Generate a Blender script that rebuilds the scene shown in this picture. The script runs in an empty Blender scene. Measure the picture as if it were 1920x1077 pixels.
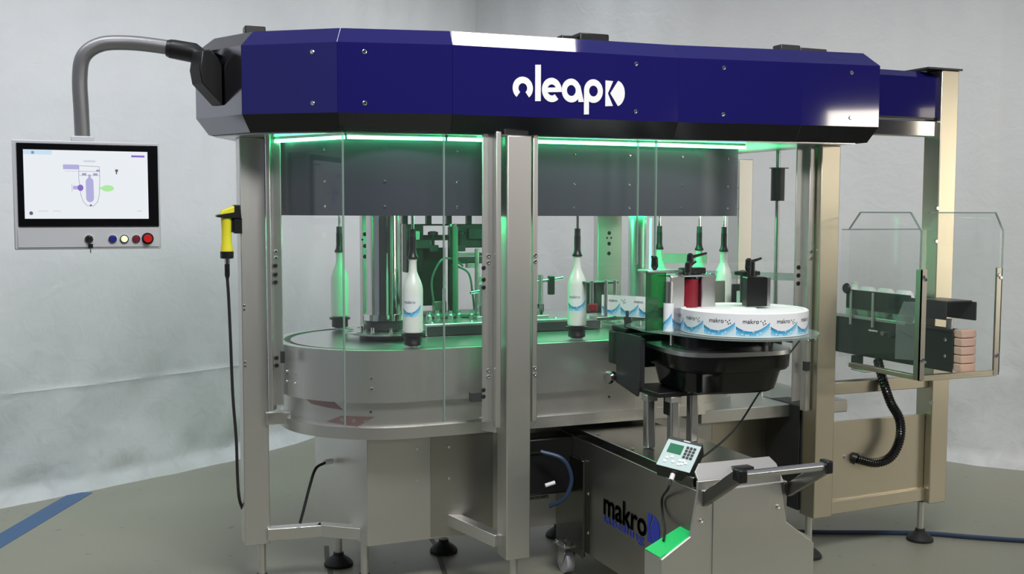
import bpy, bmesh, math, random
from mathutils import Vector, Matrix, noise
random.seed(7)
S = bpy.context.scene
COL = S.collection
PI = math.pi

# ------------------------------------------------------------------ camera
cam = bpy.data.objects.new('camera', bpy.data.cameras.new('camera')); COL.objects.link(cam)
R_ = Vector((0.92386, -0.38271, 0.0030)); U_ = Vector((0.02435, 0.06657, 0.99748)); F_ = Vector((0.38195, 0.92147, -0.07082))
m = Matrix((R_, U_, -F_)).transposed().to_4x4(); m.translation = Vector((-1.58, -3.79, 1.53))
cam.matrix_world = m
cam.data.sensor_width = 36; cam.data.lens = 2000 / 1920 * 36
cam.data.clip_start = .05; cam.data.clip_end = 60
S.camera = cam

# ------------------------------------------------------------------ world, lights, exposure
w = bpy.data.worlds.new('hall'); S.world = w; w.use_nodes = True
bg = w.node_tree.nodes['Background']; bg.inputs[0].default_value = (.80, .86, 1, 1); bg.inputs[1].default_value = .26
S.view_settings.view_transform = 'Standard'; S.view_settings.look = 'None'
S.view_settings.gamma = 1; S.view_settings.use_curve_mapping = False
S.view_settings.exposure = 0

def area(name, loc, target, sx, sy, power, color, spread=180):
    l = bpy.data.lights.new(name, 'AREA'); l.shape = 'RECTANGLE'; l.size = sx; l.size_y = sy
    l.energy = power; l.color = color; l.spread = math.radians(spread)
    o = bpy.data.objects.new(name, l); COL.objects.link(o); o.location = loc
    o.rotation_euler = (Vector(target) - Vector(loc)).to_track_quat('-Z', 'Y').to_euler()
    return o
area('hall_lamp_left', (.45, 1.45, 4.0), (-.58, 3.17, 1.05), 6.5, .5, 27, (.88, .94, 1), 75)
area('hall_lamp_right', (1.25, .95, 4.0), (2.85, 2.07, 1.05), 5.5, .5, 19, (1, .98, .95), 75)
area('hall_lamp_aisle', (-2.6, .2, 4.2), (-2.2, 1.0, 0), 2.4, .8, 22, (.96, .98, 1), 120)
area('hall_lamp_front', (-.3, -3.0, 4.2), (.0, .0, .9), 2.2, .9, 80, (1, .98, .95), 120)
area('bright_window', (4.75, -6.2, 2.43), (1.8, 0, 2.2), 1.7, .27, 34, (1, .93, .80))
area('side_window', (5.4, -2.8, 1.5), (1.7, 0, .8), 1.2, 1.8, 30, (1, .90, .70))  # unseen warm fill added to brighten the right posts and lower panel
area('ceiling_lamp', (.66, .45, 3.95), (.66, .45, 0), .72, .34, 17, (1, .97, .90))

# ------------------------------------------------------------------ materials
def nodes(name):
    mt = bpy.data.materials.new(name); mt.use_nodes = True
    nt = mt.node_tree; b = nt.nodes['Principled BSDF']
    return mt, nt, b
def pb(name, col, rough=.5, metal=0, bump=0, bscale=60, var=0, emit=None, estr=0, coat=0, spec=None, sss=0, stretch=None):
    mt, nt, b = nodes(name)
    b.inputs['Base Color'].default_value = (*col, 1); b.inputs['Roughness'].default_value = rough
    b.inputs['Metallic'].default_value = metal
    if coat: b.inputs['Coat Weight'].default_value = coat; b.inputs['Coat Roughness'].default_value = .03
    if spec is not None: b.inputs['Specular IOR Level'].default_value = spec
    if sss: b.inputs['Subsurface Weight'].default_value = sss; b.inputs['Subsurface Radius'].default_value = (.02, .02, .02)
    if emit: b.inputs['Emission Color'].default_value = (*emit, 1); b.inputs['Emission Strength'].default_value = estr
    if bump or var:
        tc = nt.nodes.new('ShaderNodeTexCoord'); mp = nt.nodes.new('ShaderNodeMapping')
        mp.inputs['Scale'].default_value = stretch or (1, 1, 1)
        nz = nt.nodes.new('ShaderNodeTexNoise'); nz.inputs['Scale'].default_value = bscale; nz.inputs['Detail'].default_value = 3
        nt.links.new(tc.outputs['Object'], mp.inputs[0]); nt.links.new(mp.outputs[0], nz.inputs['Vector'])
        if bump:
            bp = nt.nodes.new('ShaderNodeBump'); bp.inputs['Strength'].default_value = bump; bp.inputs['Distance'].default_value = .002
            nt.links.new(nz.outputs['Fac'], bp.inputs['Height']); nt.links.new(bp.outputs[0], b.inputs['Normal'])
        if var:
            mr = nt.nodes.new('ShaderNodeMapRange'); mr.inputs['To Min'].default_value = rough - var; mr.inputs['To Max'].default_value = rough + var
            nt.links.new(nz.outputs['Fac'], mr.inputs[0]); nt.links.new(mr.outputs[0], b.inputs['Roughness'])
    return mt
M = {}
M['steel'] = pb('brushed_steel', (.70, .69, .67), .42, 1, .02, 40, .04, stretch=(14, 14, .6))
M['steel_h'] = pb('brushed_steel_long', (.72, .71, .69), .40, 1, .02, 40, .04, stretch=(.6, .6, 14))
M['steel_dark'] = pb('dark_steel', (.19, .19, .18), .24, 1, .02, 40, .04, stretch=(1, 8, 8))
M['steel_mid'] = pb('brownish_brushed_steel', (.44, .43, .40), .36, 1, .02, 40, .04, stretch=(1, 8, 8))
M['polished'] = pb('polished_steel', (.62, .61, .62), .07, 1)
M['satin'] = pb('satin_aluminium', (.62, .62, .63), .30, 1, .01, 80, .03)
M['chrome'] = pb('chrome', (.8, .8, .8), .08, 1)
M['capsteel'] = pb('bright_end_steel', (.34, .34, .38), .13, 1)
M['warm_steel'] = pb('warm_steel', (.66, .61, .50), .36, 1, .02, 40, .04, stretch=(10, 10, .6))  # warm light at the right end mixed into the steel colour
M['blue'] = pb('blue_gloss_paint', (.011, .009, .11), .06, 0, coat=.3)
M['blue_trim'] = pb('dark_gloss_trim', (.003, .003, .006), .2, 0)  # black strip, and blue lower chamfers with their shade painted in
M['white_paint'] = pb('white_paint', (.85, .85, .88), .4)
M['drum'] = pb('charcoal_drum', (.066, .073, .100), .34, .4, .04, 50, .05, stretch=(8, 8, .6))
M['black'] = pb('black_plastic', (.008, .008, .009), .35)
M['black_gloss'] = pb('black_gloss', (.004, .004, .005), .16)
M['rubber'] = pb('rubber', (.012, .012, .013), .6)
M['darkgrey'] = pb('dark_grey_anodised', (.045, .047, .052), .38, .4)
M['green_dark'] = pb('dark_green_plate', (.02, .035, .028), .35, .3)
M['panel_grey'] = pb('grey_enclosure', (.52, .53, .57), .42, 0)
M['yellow'] = pb('yellow_plastic', (.78, .70, .03), .38)
M['red'] = pb('red_plastic', (.62, .015, .015), .3)
M['dred'] = pb('dark_red', (.20, .008, .02), .35)
M['bluebtn'] = pb('blue_plastic', (.02, .02, .28), .3)
M['bottle'] = pb('white_bottle_plastic', (.80, .83, .80), .32, sss=.25)
M['paper'] = pb('white_paper', (.84, .85, .86), .55)
M['copper'] = pb('pinkish_chain_plastic', (.80, .52, .42), .5)
M['bluecable'] = pb('blue_cable_rubber', (.02, .04, .09), .45)
M['tape'] = pb('blue_floor_tape', (.045, .105, .22), .5, 0, .3, 30)
M['logo_blue'] = pb('logo_blue', (.035, .06, .55), .35)
M['logo_black'] = pb('logo_black', (.004, .004, .005), .4)
M['green_ledge'] = pb('green_sticker', (.0, .55, .13), .4)
M['lcd'] = pb('green_lcd', (.01, .09, .05), .25, emit=(.02, .35, .15), estr=.25)
M['keypad'] = pb('pale_keypad_face', (.50, .62, .62), .4)
M['red_mark'] = pb('red_screen_bits', (.6, .1, .1), .4)
M['led'] = pb('green_led_strip', (.2, .9, .5), .4, emit=(.10, 1, .36), estr=14)
M['led_dim'] = pb('small_green_led', (.2, .9, .5), .4, emit=(.2, 1, .5), estr=2.2)
M['lamp_green'] = pb('green_ring_lamp', (.1, .9, .4), .4, emit=(.03, 1, .30), estr=26)
M['btn_green'] = pb('lit_green_button', (.6, .9, .4), .4, emit=(.75, 1, .45), estr=.9)
M['tube_grey'] = pb('grey_arm_paint', (.24, .24, .25), .38, .6, .1, 120)
M['teal_plate'] = pb('glass_reinforced_green', (.11, .17, .14), .3, .2)

def glass(name, tint=(.97, .985, .98), ior=1.45, body=0, bodycol=(.6, .7, .66)):
    mt = bpy.data.materials.new(name); mt.use_nodes = True; nt = mt.node_tree
    nt.nodes.clear(); out = nt.nodes.new('ShaderNodeOutputMaterial')
    tr = nt.nodes.new('ShaderNodeBsdfTransparent'); tr.inputs[0].default_value = (*tint, 1)
    gl = nt.nodes.new('ShaderNodeBsdfGlossy'); gl.inputs['Roughness'].default_value = .015
    # Schlick reflectance of a thin sheet, the same from both sides
    lw = nt.nodes.new('ShaderNodeLayerWeight'); lw.inputs[0].default_value = .5
    pw = nt.nodes.new('ShaderNodeMath'); pw.operation = 'POWER'; nt.links.new(lw.outputs['Facing'], pw.inputs[0]); pw.inputs[1].default_value = 5
    f0 = ((ior - 1) / (ior + 1)) ** 2
    fr = nt.nodes.new('ShaderNodeMath'); fr.operation = 'MULTIPLY_ADD'; nt.links.new(pw.outputs[0], fr.inputs[0]); fr.inputs[1].default_value = .9 - f0; fr.inputs[2].default_value = f0
    mx = nt.nodes.new('ShaderNodeMixShader')
    nt.links.new(fr.outputs[0], mx.inputs[0]); nt.links.new(tr.outputs[0], mx.inputs[1]); nt.links.new(gl.outputs[0], mx.inputs[2])
    last = mx
    if body:
        df = nt.nodes.new('ShaderNodeBsdfDiffuse'); df.inputs[0].default_value = (*bodycol, 1)
        m2 = nt.nodes.new('ShaderNodeMixShader'); m2.inputs[0].default_value = body
        nt.links.new(mx.outputs[0], m2.inputs[1]); nt.links.new(df.outputs[0], m2.inputs[2]); last = m2
    nt.links.new(last.outputs[0], out.inputs[0])
    return mt
M['glass'] = glass('clear_acrylic', (.985, .99, .99), 1.35, .012, (.7, .75, .75))
M['glass_edge'] = glass('acrylic_cut_edge', (.75, .85, .82), 1.5, .55, (.32, .40, .38))
M['plate_glass'] = glass('acrylic_plate', (.80, .88, .85), 1.5, .22, (.45, .55, .52))
M['smoke_green'] = glass('green_tinted_guard', (.25, .48, .32), 1.5, .25, (.07, .18, .09))

def curtain_mat():
    mt, nt, b = nodes('white_sheet_curtain'); N = nt.nodes.new; L = nt.links.new
    tc = N('ShaderNodeTexCoord'); sp = N('ShaderNodeSeparateXYZ'); L(tc.outputs['Object'], sp.inputs[0])
    n1 = N('ShaderNodeTexNoise'); n1.inputs['Scale'].default_value = 2.2; n1.inputs['Detail'].default_value = 6; n1.inputs['Roughness'].default_value = .65
    n2 = N('ShaderNodeTexNoise'); n2.inputs['Scale'].default_value = 9; n2.inputs['Detail'].default_value = 5; n2.inputs['Distortion'].default_value = .8
    L(tc.outputs['Object'], n1.inputs['Vector']); L(tc.outputs['Object'], n2.inputs['Vector'])
    # dirt gathers towards the hem
    h = N('ShaderNodeMapRange'); h.inputs['From Min'].default_value = 1.3; h.inputs['From Max'].default_value = 0
    L(sp.outputs['Z'], h.inputs[0])
    d = N('ShaderNodeMapRange'); d.inputs['From Min'].default_value = .48; d.inputs['From Max'].default_value = .72
    L(n2.outputs['Fac'], d.inputs[0])
    mu = N('ShaderNodeMath'); mu.operation = 'MULTIPLY'; L(h.outputs[0], mu.inputs[0]); L(d.outputs[0], mu.inputs[1])
    m2 = N('ShaderNodeMath'); m2.operation = 'MULTIPLY'; m2.inputs[1].default_value = .30; L(mu.outputs[0], m2.inputs[0])
    c0 = N('ShaderNodeMix'); c0.data_type = 'RGBA'; c0.inputs[6].default_value = (.56, .57, .585, 1); c0.inputs[7].default_value = (.64, .65, .665, 1)
    L(n1.outputs['Fac'], c0.inputs[0])
    c1 = N('ShaderNodeMix'); c1.data_type = 'RGBA'; c1.inputs[7].default_value = (.36, .35, .35, 1)
    L(m2.outputs[0], c1.inputs[0]); L(c0.outputs[2], c1.inputs[6]); L(c1.outputs[2], b.inputs['Base Color'])
    b.inputs['Roughness'].default_value = .7
    ad = N('ShaderNodeMath'); ad.operation = 'ADD'; L(n1.outputs['Fac'], ad.inputs[0]); L(n2.outputs['Fac'], ad.inputs[1])
    bp = N('ShaderNodeBump'); bp.inputs['Strength'].default_value = .3; bp.inputs['Distance'].default_value = .014
    L(ad.outputs[0], bp.inputs['Height']); L(bp.outputs[0], b.inputs['Normal'])
    return mt
def floor_mat():
    mt, nt, b = nodes('olive_grey_concrete'); N = nt.nodes.new; L = nt.links.new
    tc = N('ShaderNodeTexCoord')
    n1 = N('ShaderNodeTexNoise'); n1.inputs['Scale'].default_value = 1.6; n1.inputs['Detail'].default_value = 5
    n2 = N('ShaderNodeTexNoise'); n2.inputs['Scale'].default_value = 14; n2.inputs['Detail'].default_value = 6
    L(tc.outputs['Object'], n1.inputs['Vector']); L(tc.outputs['Object'], n2.inputs['Vector'])
    c0 = N('ShaderNodeMix'); c0.data_type = 'RGBA'; c0.inputs[6].default_value = (.205, .208, .160, 1); c0.inputs[7].default_value = (.27, .27, .215, 1)
    L(n1.outputs['Fac'], c0.inputs[0])
    r = N('ShaderNodeValToRGB'); r.color_ramp.elements[0].position = .66; r.color_ramp.elements[1].position = .78
    r.color_ramp.elements[0].color = (0, 0, 0, 1); r.color_ramp.elements[1].color = (1, 1, 1, 1); L(n2.outputs['Fac'], r.inputs[0])
    c1 = N('ShaderNodeMix'); c1.data_type = 'RGBA'; c1.inputs[7].default_value = (.10, .095, .08, 1)
    L(r.outputs[0], c1.inputs[0]); L(c0.outputs[2], c1.inputs[6]); L(c1.outputs[2], b.inputs['Base Color'])
    mr = N('ShaderNodeMapRange'); mr.inputs['To Min'].default_value = .30; mr.inputs['To Max'].default_value = .50
    L(n1.outputs['Fac'], mr.inputs[0]); L(mr.outputs[0], b.inputs['Roughness'])
    return mt
def label_mat():
    """printed label: white top, blue swoosh below a curve, one repeat per unit of U"""
    mt, nt, b = nodes('printed_label'); N = nt.nodes.new; L = nt.links.new
    def math_(op, a, c=None, d=None, clamp=False):
        n = N('ShaderNodeMath'); n.operation = op; n.use_clamp = clamp
        for i, v in enumerate((a, c, d)):
            if v is None: continue
            if isinstance(v, (int, float)): n.inputs[i].default_value = v
            else: L(v, n.inputs[i])
        return n.outputs[0]
    uv = N('ShaderNodeUVMap'); sp = N('ShaderNodeSeparateXYZ'); L(uv.outputs[0], sp.inputs[0])
    uu = math_('FRACT', sp.outputs['X']); v = sp.outputs['Y']
    du = math_('SUBTRACT', uu, .44)
    curve = math_('ADD', math_('MULTIPLY', math_('MULTIPLY', du, du), 1.25), .27)
    dist = math_('SUBTRACT', curve, v)
    inside = math_('MULTIPLY', dist, 60, clamp=True)
    fade = math_('ADD', math_('MULTIPLY', dist, 2.2), math_('MULTIPLY', uu, .25), clamp=True)
    cr = N('ShaderNodeValToRGB'); e = cr.color_ramp.elements
    e[0].position = 0; e[0].color = (.02, .09, .22, 1); e[1].position = 1; e[1].color = (.62, .80, .90, 1)
    k = cr.color_ramp.elements.new(.22); k.color = (.03, .30, .58, 1); k = cr.color_ramp.elements.new(.6); k.color = (.22, .58, .80, 1)
    L(fade, cr.inputs[0])
    cb = N('ShaderNodeCombineXYZ'); L(math_('MULTIPLY', uu, 9), cb.inputs[0]); L(math_('MULTIPLY', v, 8), cb.inputs[1])
    vo = N('ShaderNodeTexVoronoi'); vo.inputs['Scale'].default_value = 1.0; L(cb.outputs[0], vo.inputs['Vector'])
    dots = math_('MULTIPLY', math_('LESS_THAN', vo.outputs['Distance'], .27), math_('LESS_THAN', v, .30))
    mx0 = N('ShaderNodeMix'); mx0.data_type = 'RGBA'; L(math_('MULTIPLY', dots, .6), mx0.inputs[0]); L(cr.outputs[0], mx0.inputs[6]); mx0.inputs[7].default_value = (.85, .92, .95, 1)
    mx = N('ShaderNodeMix'); mx.data_type = 'RGBA'; mx.inputs[6].default_value = (.82, .84, .88, 1)
    L(inside, mx.inputs[0]); L(mx0.outputs[2], mx.inputs[7])
    edge = math_('ADD', math_('LESS_THAN', uu, .025), math_('LESS_THAN', v, .045), clamp=True)
    m3 = N('ShaderNodeMix'); m3.data_type = 'RGBA'; L(edge, m3.inputs[0]); L(mx.outputs[2], m3.inputs[6]); m3.inputs[7].default_value = (.82, .83, .85, 1)
    L(m3.outputs[2], b.inputs['Base Color']); b.inputs['Roughness'].default_value = .4
    return mt
M['joint'] = pb('dark_floor_joint', (.07, .07, .055), .6)
M['darkwall'] = pb('dark_hall_wall', (.17, .17, .18), .8)
M['curtain'] = curtain_mat(); M['floor'] = floor_mat(); M['label'] = label_mat()
M['screen'] = pb('lit_screen', (.05, .05, .05), .3, emit=(.84, .88, .93), estr=.92)
def flat_emit(name, c): return pb(name, (.02, .02, .02), .4, emit=c, estr=1)
M['scr_lilac'] = flat_emit('screen_lilac', (.42, .40, .68)); M['scr_purple'] = flat_emit('screen_purple', (.22, .12, .52))
M['scr_green'] = flat_emit('screen_green', (.40, .78, .34)); M['scr_line'] = flat_emit('screen_line', (.34, .30, .45))
M['scr_blue'] = flat_emit('screen_sky', (.55, .72, .86)); M['scr_grey'] = flat_emit('screen_grey', (.60, .62, .68)); M['scr_dark'] = flat_emit('screen_dark', (.10, .09, .16))

# ------------------------------------------------------------------ mesh helpers
class MB:
    def __init__(s): s.v = []; s.f = []; s.uv = None
    def add(s, vs, fs):
        b = len(s.v); s.v += [Vector(p) for p in vs]; s.f += [tuple(b + i for i in f) for f in fs]; return s
    def box(s, x0, x1, y0, y1, z0, z1, rz=0, ang=None):
        vs = [Vector((x, y, z)) for z in (z0, z1) for x, y in ((x0, y0), (x1, y0), (x1, y1), (x0, y1))]
        if rz:
            c = Vector(((x0 + x1) / 2, (y0 + y1) / 2, 0)); r = Matrix.Rotation(rz, 3, 'Z'); vs = [r @ (p - c) + c for p in vs]
        return s.add(vs, [(3, 2, 1, 0), (4, 5, 6, 7), (0, 1, 5, 4), (1, 2, 6, 5), (2, 3, 7, 6), (3, 0, 4, 7)])
    def beam(s, p0, p1, wd, ht, up=(0, 0, 1)):
        p0, p1 = Vector(p0), Vector(p1); d = (p1 - p0).normalized(); a = d.cross(Vector(up))
        a = a.normalized() * wd / 2; b = a.cross(d).normalized() * ht / 2
        vs = [p + sa * a + sb * b for p in (p0, p1) for sa, sb in ((-1, -1), (1, -1), (1, 1), (-1, 1))]
        return s.add(vs, [(0, 1, 2, 3), (7, 6, 5, 4), (4, 5, 1, 0), (5, 6, 2, 1), (6, 7, 3, 2), (7, 4, 0, 3)])
    def tube(s, pts, r, n=12, cap=True):
        pts = [Vector(p) for p in pts]; rs = r if isinstance(r, (list, tuple)) else [r] * len(pts)
        d0 = (pts[1] - pts[0]).normalized(); a = d0.orthogonal().normalized(); b0 = len(s.v)
        for i, p in enumerate(pts):
            d = (pts[min(i + 1, len(pts) - 1)] - pts[max(i - 1, 0)]).normalized()
            a = (a - a.dot(d) * d).normalized(); b = d.cross(a)
            for k in range(n):
                t = 2 * PI * k / n; s.v.append(p + rs[i] * (math.cos(t) * a + math.sin(t) * b))
        for i in range(len(pts) - 1):
            for k in range(n):
                q = b0 + i * n; k2 = (k + 1) % n; s.f.append((q + k, q + k2, q + n + k2, q + n + k))
        if cap:
            s.f.append(tuple(b0 + k for k in reversed(range(n)))); q = b0 + (len(pts) - 1) * n; s.f.append(tuple(q + k for k in range(n)))
        return s
    def cyl(s, p0, p1, r, n=20): return s.tube([p0, p1], r, n)
    def lathe(s, cx, cy, prof, n=32, close=True):
        b0 = len(s.v)
        for r, z in prof:
            for k in range(n): t = 2 * PI * k / n; s.v.append(Vector((cx + r * math.cos(t), cy + r * math.sin(t), z)))
        for i in range(len(prof) - 1):
            for k in range(n):
                q = b0 + i * n; k2 = (k + 1) % n; s.f.append((q + k, q + k2, q + n + k2, q + n + k))
        if close:
            s.f.append(tuple(b0 + k for k in reversed(range(n)))); q = b0 + (len(prof) - 1) * n; s.f.append(tuple(q + k for k in range(n)))
        return s
    def prism(s, poly, z0, z1):
        n = len(poly); vs = [(x, y, z0) for x, y in poly] + [(x, y, z1) for x, y in poly]
        return s.add(vs, [tuple(reversed(range(n))), tuple(range(n, 2 * n))] + [(i, (i + 1) % n, n + (i + 1) % n, n + i) for i in range(n)])
    def shape(s, poly, o, ax, ay, th=0.002):
        """2-D polygon placed in the plane o + x*ax + y*ay, given thickness along the normal"""
        o, ax, ay = Vector(o), Vector(ax).normalized(), Vector(ay).normalized(); nrm = ax.cross(ay); n = len(poly)
        ar = sum(poly[i][0] * poly[(i + 1) % n][1] - poly[(i + 1) % n][0] * poly[i][1] for i in range(n))
        if ar < 0: poly = poly[::-1]
        vs = [o + x * ax + y * ay for x, y in poly]; vs = vs + [p + nrm * th for p in vs]
        return s.add(vs, [tuple(reversed(range(n))), tuple(range(n, 2 * n))] + [(i, (i + 1) % n, n + (i + 1) % n, n + i) for i in range(n)])
    def ring(s, c, ro, ri, a0, a1, o, ax, ay, th=.002, sx=1, n=28):
        """an arc band as a chain of quads"""
        for k in range(n):
            t0 = a0 + (a1 - a0) * k / n; t1 = a0 + (a1 - a0) * (k + 1) / n
            q = [(c[0] + sx * r * math.cos(t), c[1] + r * math.sin(t)) for r, t in ((ri, t0), (ro, t0), (ro, t1), (ri, t1))]
            s.shape(q, o, ax, ay, th)
        return s
    def build(s, name, mat, parent=None, origin=None, smooth=True, bevel=0, **props):
        root = parent
        while root is not None and root.parent: root = root.parent
        if root is not None: off = Vector(root.get('_o', (0, 0, 0)))
        else:
            if origin is None:
                xs = [p.x for p in s.v]; ys = [p.y for p in s.v]; origin = ((min(xs) + max(xs)) / 2, (min(ys) + max(ys)) / 2, min(p.z for p in s.v))
            off = Vector(origin)
        me = bpy.data.meshes.new(name); me.from_pydata([p - off for p in s.v], [], s.f); me.validate(); me.update()
        if smooth:
            me.polygons.foreach_set('use_smooth', [True] * len(me.polygons)); me.set_sharp_from_angle(angle=math.radians(32))
        me.materials.append(M[mat] if isinstance(mat, str) else mat)
        o = bpy.data.objects.new(name, me); COL.objects.link(o)
        if parent is not None: o.parent = parent
        else: o.location = off; o['_o'] = tuple(off)
        if bevel:
            b = o.modifiers.new('bevel', 'BEVEL'); b.width = bevel; b.segments = 2; b.limit_method = 'ANGLE'; b.angle_limit = math.radians(40)
        for k, v in props.items(): o[k] = v
        return o
def thing(name, label, cat, loc=(0, 0, 0), group=None):
    o = bpy.data.objects.new(name, None); COL.objects.link(o); o.location = loc; o['_o'] = tuple(loc)
    o['label'] = label; o['category'] = cat; o.empty_display_size = .05
    if group: o['group'] = group
    return o
def tag(o, label, cat, group=None):
    o['label'] = label; o['category'] = cat
    if group: o['group'] = group
    return o
def copy_tree(o, parent=None):
    c = o.copy(); COL.objects.link(c)
    if parent is not None: c.parent = parent
    for ch in [q for q in COL.objects if q.parent == o]: copy_tree(ch, c)
    return c
def dup(root, loc, label, group=None, rz=0):
    c = copy_tree(root); c.location = loc; c.rotation_euler = (0, 0, rz); c['label'] = label; c['_o'] = tuple(loc)
    if group: c['group'] = group
    return c
_bolt = {}
def bolt(parent, p, nrm, r=.006, mat='chrome', name='bolt', h=.004):
    """a round-head screw; all of one size share their mesh"""
    key = (round(r, 4), mat, h)
    if key not in _bolt:
        b = MB(); b.lathe(0, 0, [(r, 0), (r, h * .5), (r * .7, h), (r * .42, h), (r * .36, h * .45)], 10)
        me = bpy.data.meshes.new(name); me.from_pydata(b.v, [], b.f); me.update(); me.materials.append(M[mat]); _bolt[key] = me
    o = bpy.data.objects.new(name, _bolt[key]); COL.objects.link(o); o.parent = parent
    root = parent
    while root.parent: root = root.parent
    o.location = Vector(p) - Vector(root.get('_o', (0, 0, 0))); o.rotation_euler = Vector(nrm).to_track_quat('Z', 'Y').to_euler()
    return o
def bez(pts, n=10):
    """smooth path through the points (Catmull-Rom)"""
    P = [Vector(p) for p in pts]; P = [2 * P[0] - P[1]] + P + [2 * P[-1] - P[-2]]; out = []
    for i in range(1, len(P) - 2):
        for k in range(n):
            t = k / n; a, b, c, d = P[i - 1], P[i], P[i + 1], P[i + 2]
            out.append(.5 * ((2 * b) + (c - a) * t + (2 * a - 5 * b + 4 * c - d) * t * t + (3 * b - a - 3 * c + d) * t ** 3))
    out.append(P[-2]); return out
_txt = {}
def text_geo(s):
    """glyph outlines of a string as flat triangles, height about 1"""
    if s not in _txt:
        cu = bpy.data.curves.new('t', 'FONT'); cu.body = s; cu.size = 1; cu.resolution_u = 3; cu.space_character = 1.0
        o = bpy.data.objects.new('t', cu); COL.objects.link(o)
        dg = bpy.context.evaluated_depsgraph_get(); me = bpy.data.meshes.new_from_object(o.evaluated_get(dg))
        _txt[s] = ([v.co.copy() for v in me.vertices], [tuple(p.vertices) for p in me.polygons])
        bpy.data.objects.remove(o); bpy.data.curves.remove(cu); bpy.data.meshes.remove(me)
    return _txt[s]
def text_width(s): v, _ = text_geo(s); return max(p.x for p in v)
def add_text(mb, s, fn, size, x0=0, y0=0, bold=0):
    v, f = text_geo(s)
    for dx, dy in ([(0, 0)] if not bold else [(0, 0), (bold, 0), (-bold, 0), (0, bold), (0, -bold)]):
        mb.add([fn(x0 + p.x * size + dx, y0 + p.y * size + dy) for p in v], f)

# ------------------------------------------------------------------ setting: floor and hanging sheets
fl = MB(); fl.add([(-9, -9, 0), (9, -9, 0), (9, 9, 0), (-9, 9, 0)], [(0, 1, 2, 3)])
fl.build('floor', 'floor', origin=(0, 0, 0), kind='structure')
def curtain(name, path, seam):
    pts = bez([(x, y, 0) for x, y in path], 60); n = len(pts); b = MB()
    zs = [0, .015, .03, .05, .075, .1, .14, .2, .3, .42, .54, .565, .575, .585, .61, .75, .95, 1.2, 1.5, 1.8, 2.1, 2.4, 2.7, 3.0, 3.3, 3.6, 4.2]
    for z in zs:
        for i, p in enumerate(pts):
            d = (pts[min(i + 1, n - 1)] - pts[max(i - 1, 0)]).normalized(); nr = Vector((d.y, -d.x, 0))
            k = max(0, 1 - z / .9)
            a = .03 * noise.noise(Vector((p.x * 1.1, p.y * 1.1, z * .5))) + .05 * k * noise.noise(Vector((p.x * 3.5, p.y * 3.5, z * 3)))
            a += .018 * noise.noise(Vector((p.x * 6, p.y * 6, z * 7)))
            if z < .08: a += .05 * (1 - z / .08)
            if seam and abs(z - .575) < .006: a += .003
            b.v.append(p + nr * a + Vector((0, 0, z)))
    for j in range(len(zs) - 1):
        for i in range(n - 1): q = j * n + i; b.f.append((q, q + 1, q + n + 1, q + n))
    return b.build(name, 'curtain', origin=(path[0][0], path[0][1], 0), kind='structure')
curtain('wall_left', [(-6.5, .2), (-4.2, 1.1), (-1.95, 2.23), (-.72, 2.85), (-.03, 3.38), (1.44, 4.27)], True)
curtain('wall_right', [(1.44, 4.27), (2.3, 2.8), (3.40, 1.22), (3.67, .84), (4.6, -.7), (5.6, -2.4)], False)

b = MB(); b.box(-9, 8.9, -7.2, -7.1, 0, 4.2); b.build('wall_near', 'darkwall', origin=(0, -7.1, 0), kind='structure')
# blue tape and thin dark strips on the floor
def strip(name, pts, wd, mat, z=.002):
    b = MB(); P = [Vector((x, y, 0)) for x, y in pts]; rows = []
    for i, p in enumerate(P):
        d = (P[min(i + 1, len(P) - 1)] - P[max(i - 1, 0)]).normalized(); nr = Vector((-d.y, d.x, 0)) * wd / 2; rows.append((p + nr, p - nr))
    for i in range(len(P) - 1):
        a, c = rows[i]; d, e = rows[i + 1]
        b.add([c, e, d, a, c + Vector((0, 0, z)), e + Vector((0, 0, z)), d + Vector((0, 0, z)), a + Vector((0, 0, z))],
              [(3, 2, 1, 0), (4, 5, 6, 7), (0, 1, 5, 4), (1, 2, 6, 5), (2, 3, 7, 6), (3, 0, 4, 7)])
    return b.build(name, mat, origin=(P[0].x, P[0].y, 0))
strip('floor_joint', [(-.53, .95), (-.565, .78), (-.62, .42), (-.75, -.35)], .022, 'joint', .0012)['kind'] = 'structure'
strip('floor_joint', [(-.02, 1.2), (-.06, .80), (-.17, .30), (-.30, -.30)], .022, 'joint', .0012)['kind'] = 'structure'
tag(strip('floor_tape', [(-2.35, .60), (-1.93, 1.55), (-1.72, 2.0), (-1.55, 2.36)], .115, 'tape'), 'wide blue tape line stuck on the floor below the left sheet', 'tape')

# ------------------------------------------------------------------ machine frame
FR = thing('machine_stand', 'brushed steel post frame carrying the blue hood, on levelling feet', 'machine frame', (0, 0, 0))
ZB = .185
def post(x, y, wd=.1, dp=.1, z0=ZB, z1=1.816, mat='steel'):
    b = MB(); b.box(x - wd / 2, x + wd / 2, y - dp / 2, y + dp / 2, z0, z1)
    return b.build('post', mat, FR, bevel=.004)
def foot(parent, x, y, z1, r=.06, sr=.016):
    b = MB(); b.cyl((x, y, .03), (x, y, z1), sr, 14); o = b.build('foot_stud', 'steel', parent)
    c = MB(); c.lathe(x, y, [(r, 0), (r, .012), (r * .8, .026), (r * .38, .045), (r * .34, .058)], 24); c.build('foot_pad', 'rubber', o)
pL = post(-.91, .54); foot(pL, -.89, .52, ZB)
pM = post(0, 0, z0=.18); foot(pM, .0, -.0, .18)
pR = post(1.456, 0, dp=.1, mat='warm_steel'); foot(pR, 1.42, .0, ZB)
pF = post(2.11, .0, .1, .1, ZB, 2.17, 'warm_steel'); foot(pF, 2.06, 0, ZB)
c_ = MB(); c_.box(1.97, 2.17, -.06, .10, 2.17, 2.178); c_.build('post_cap', 'darkgrey', FR)
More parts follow.
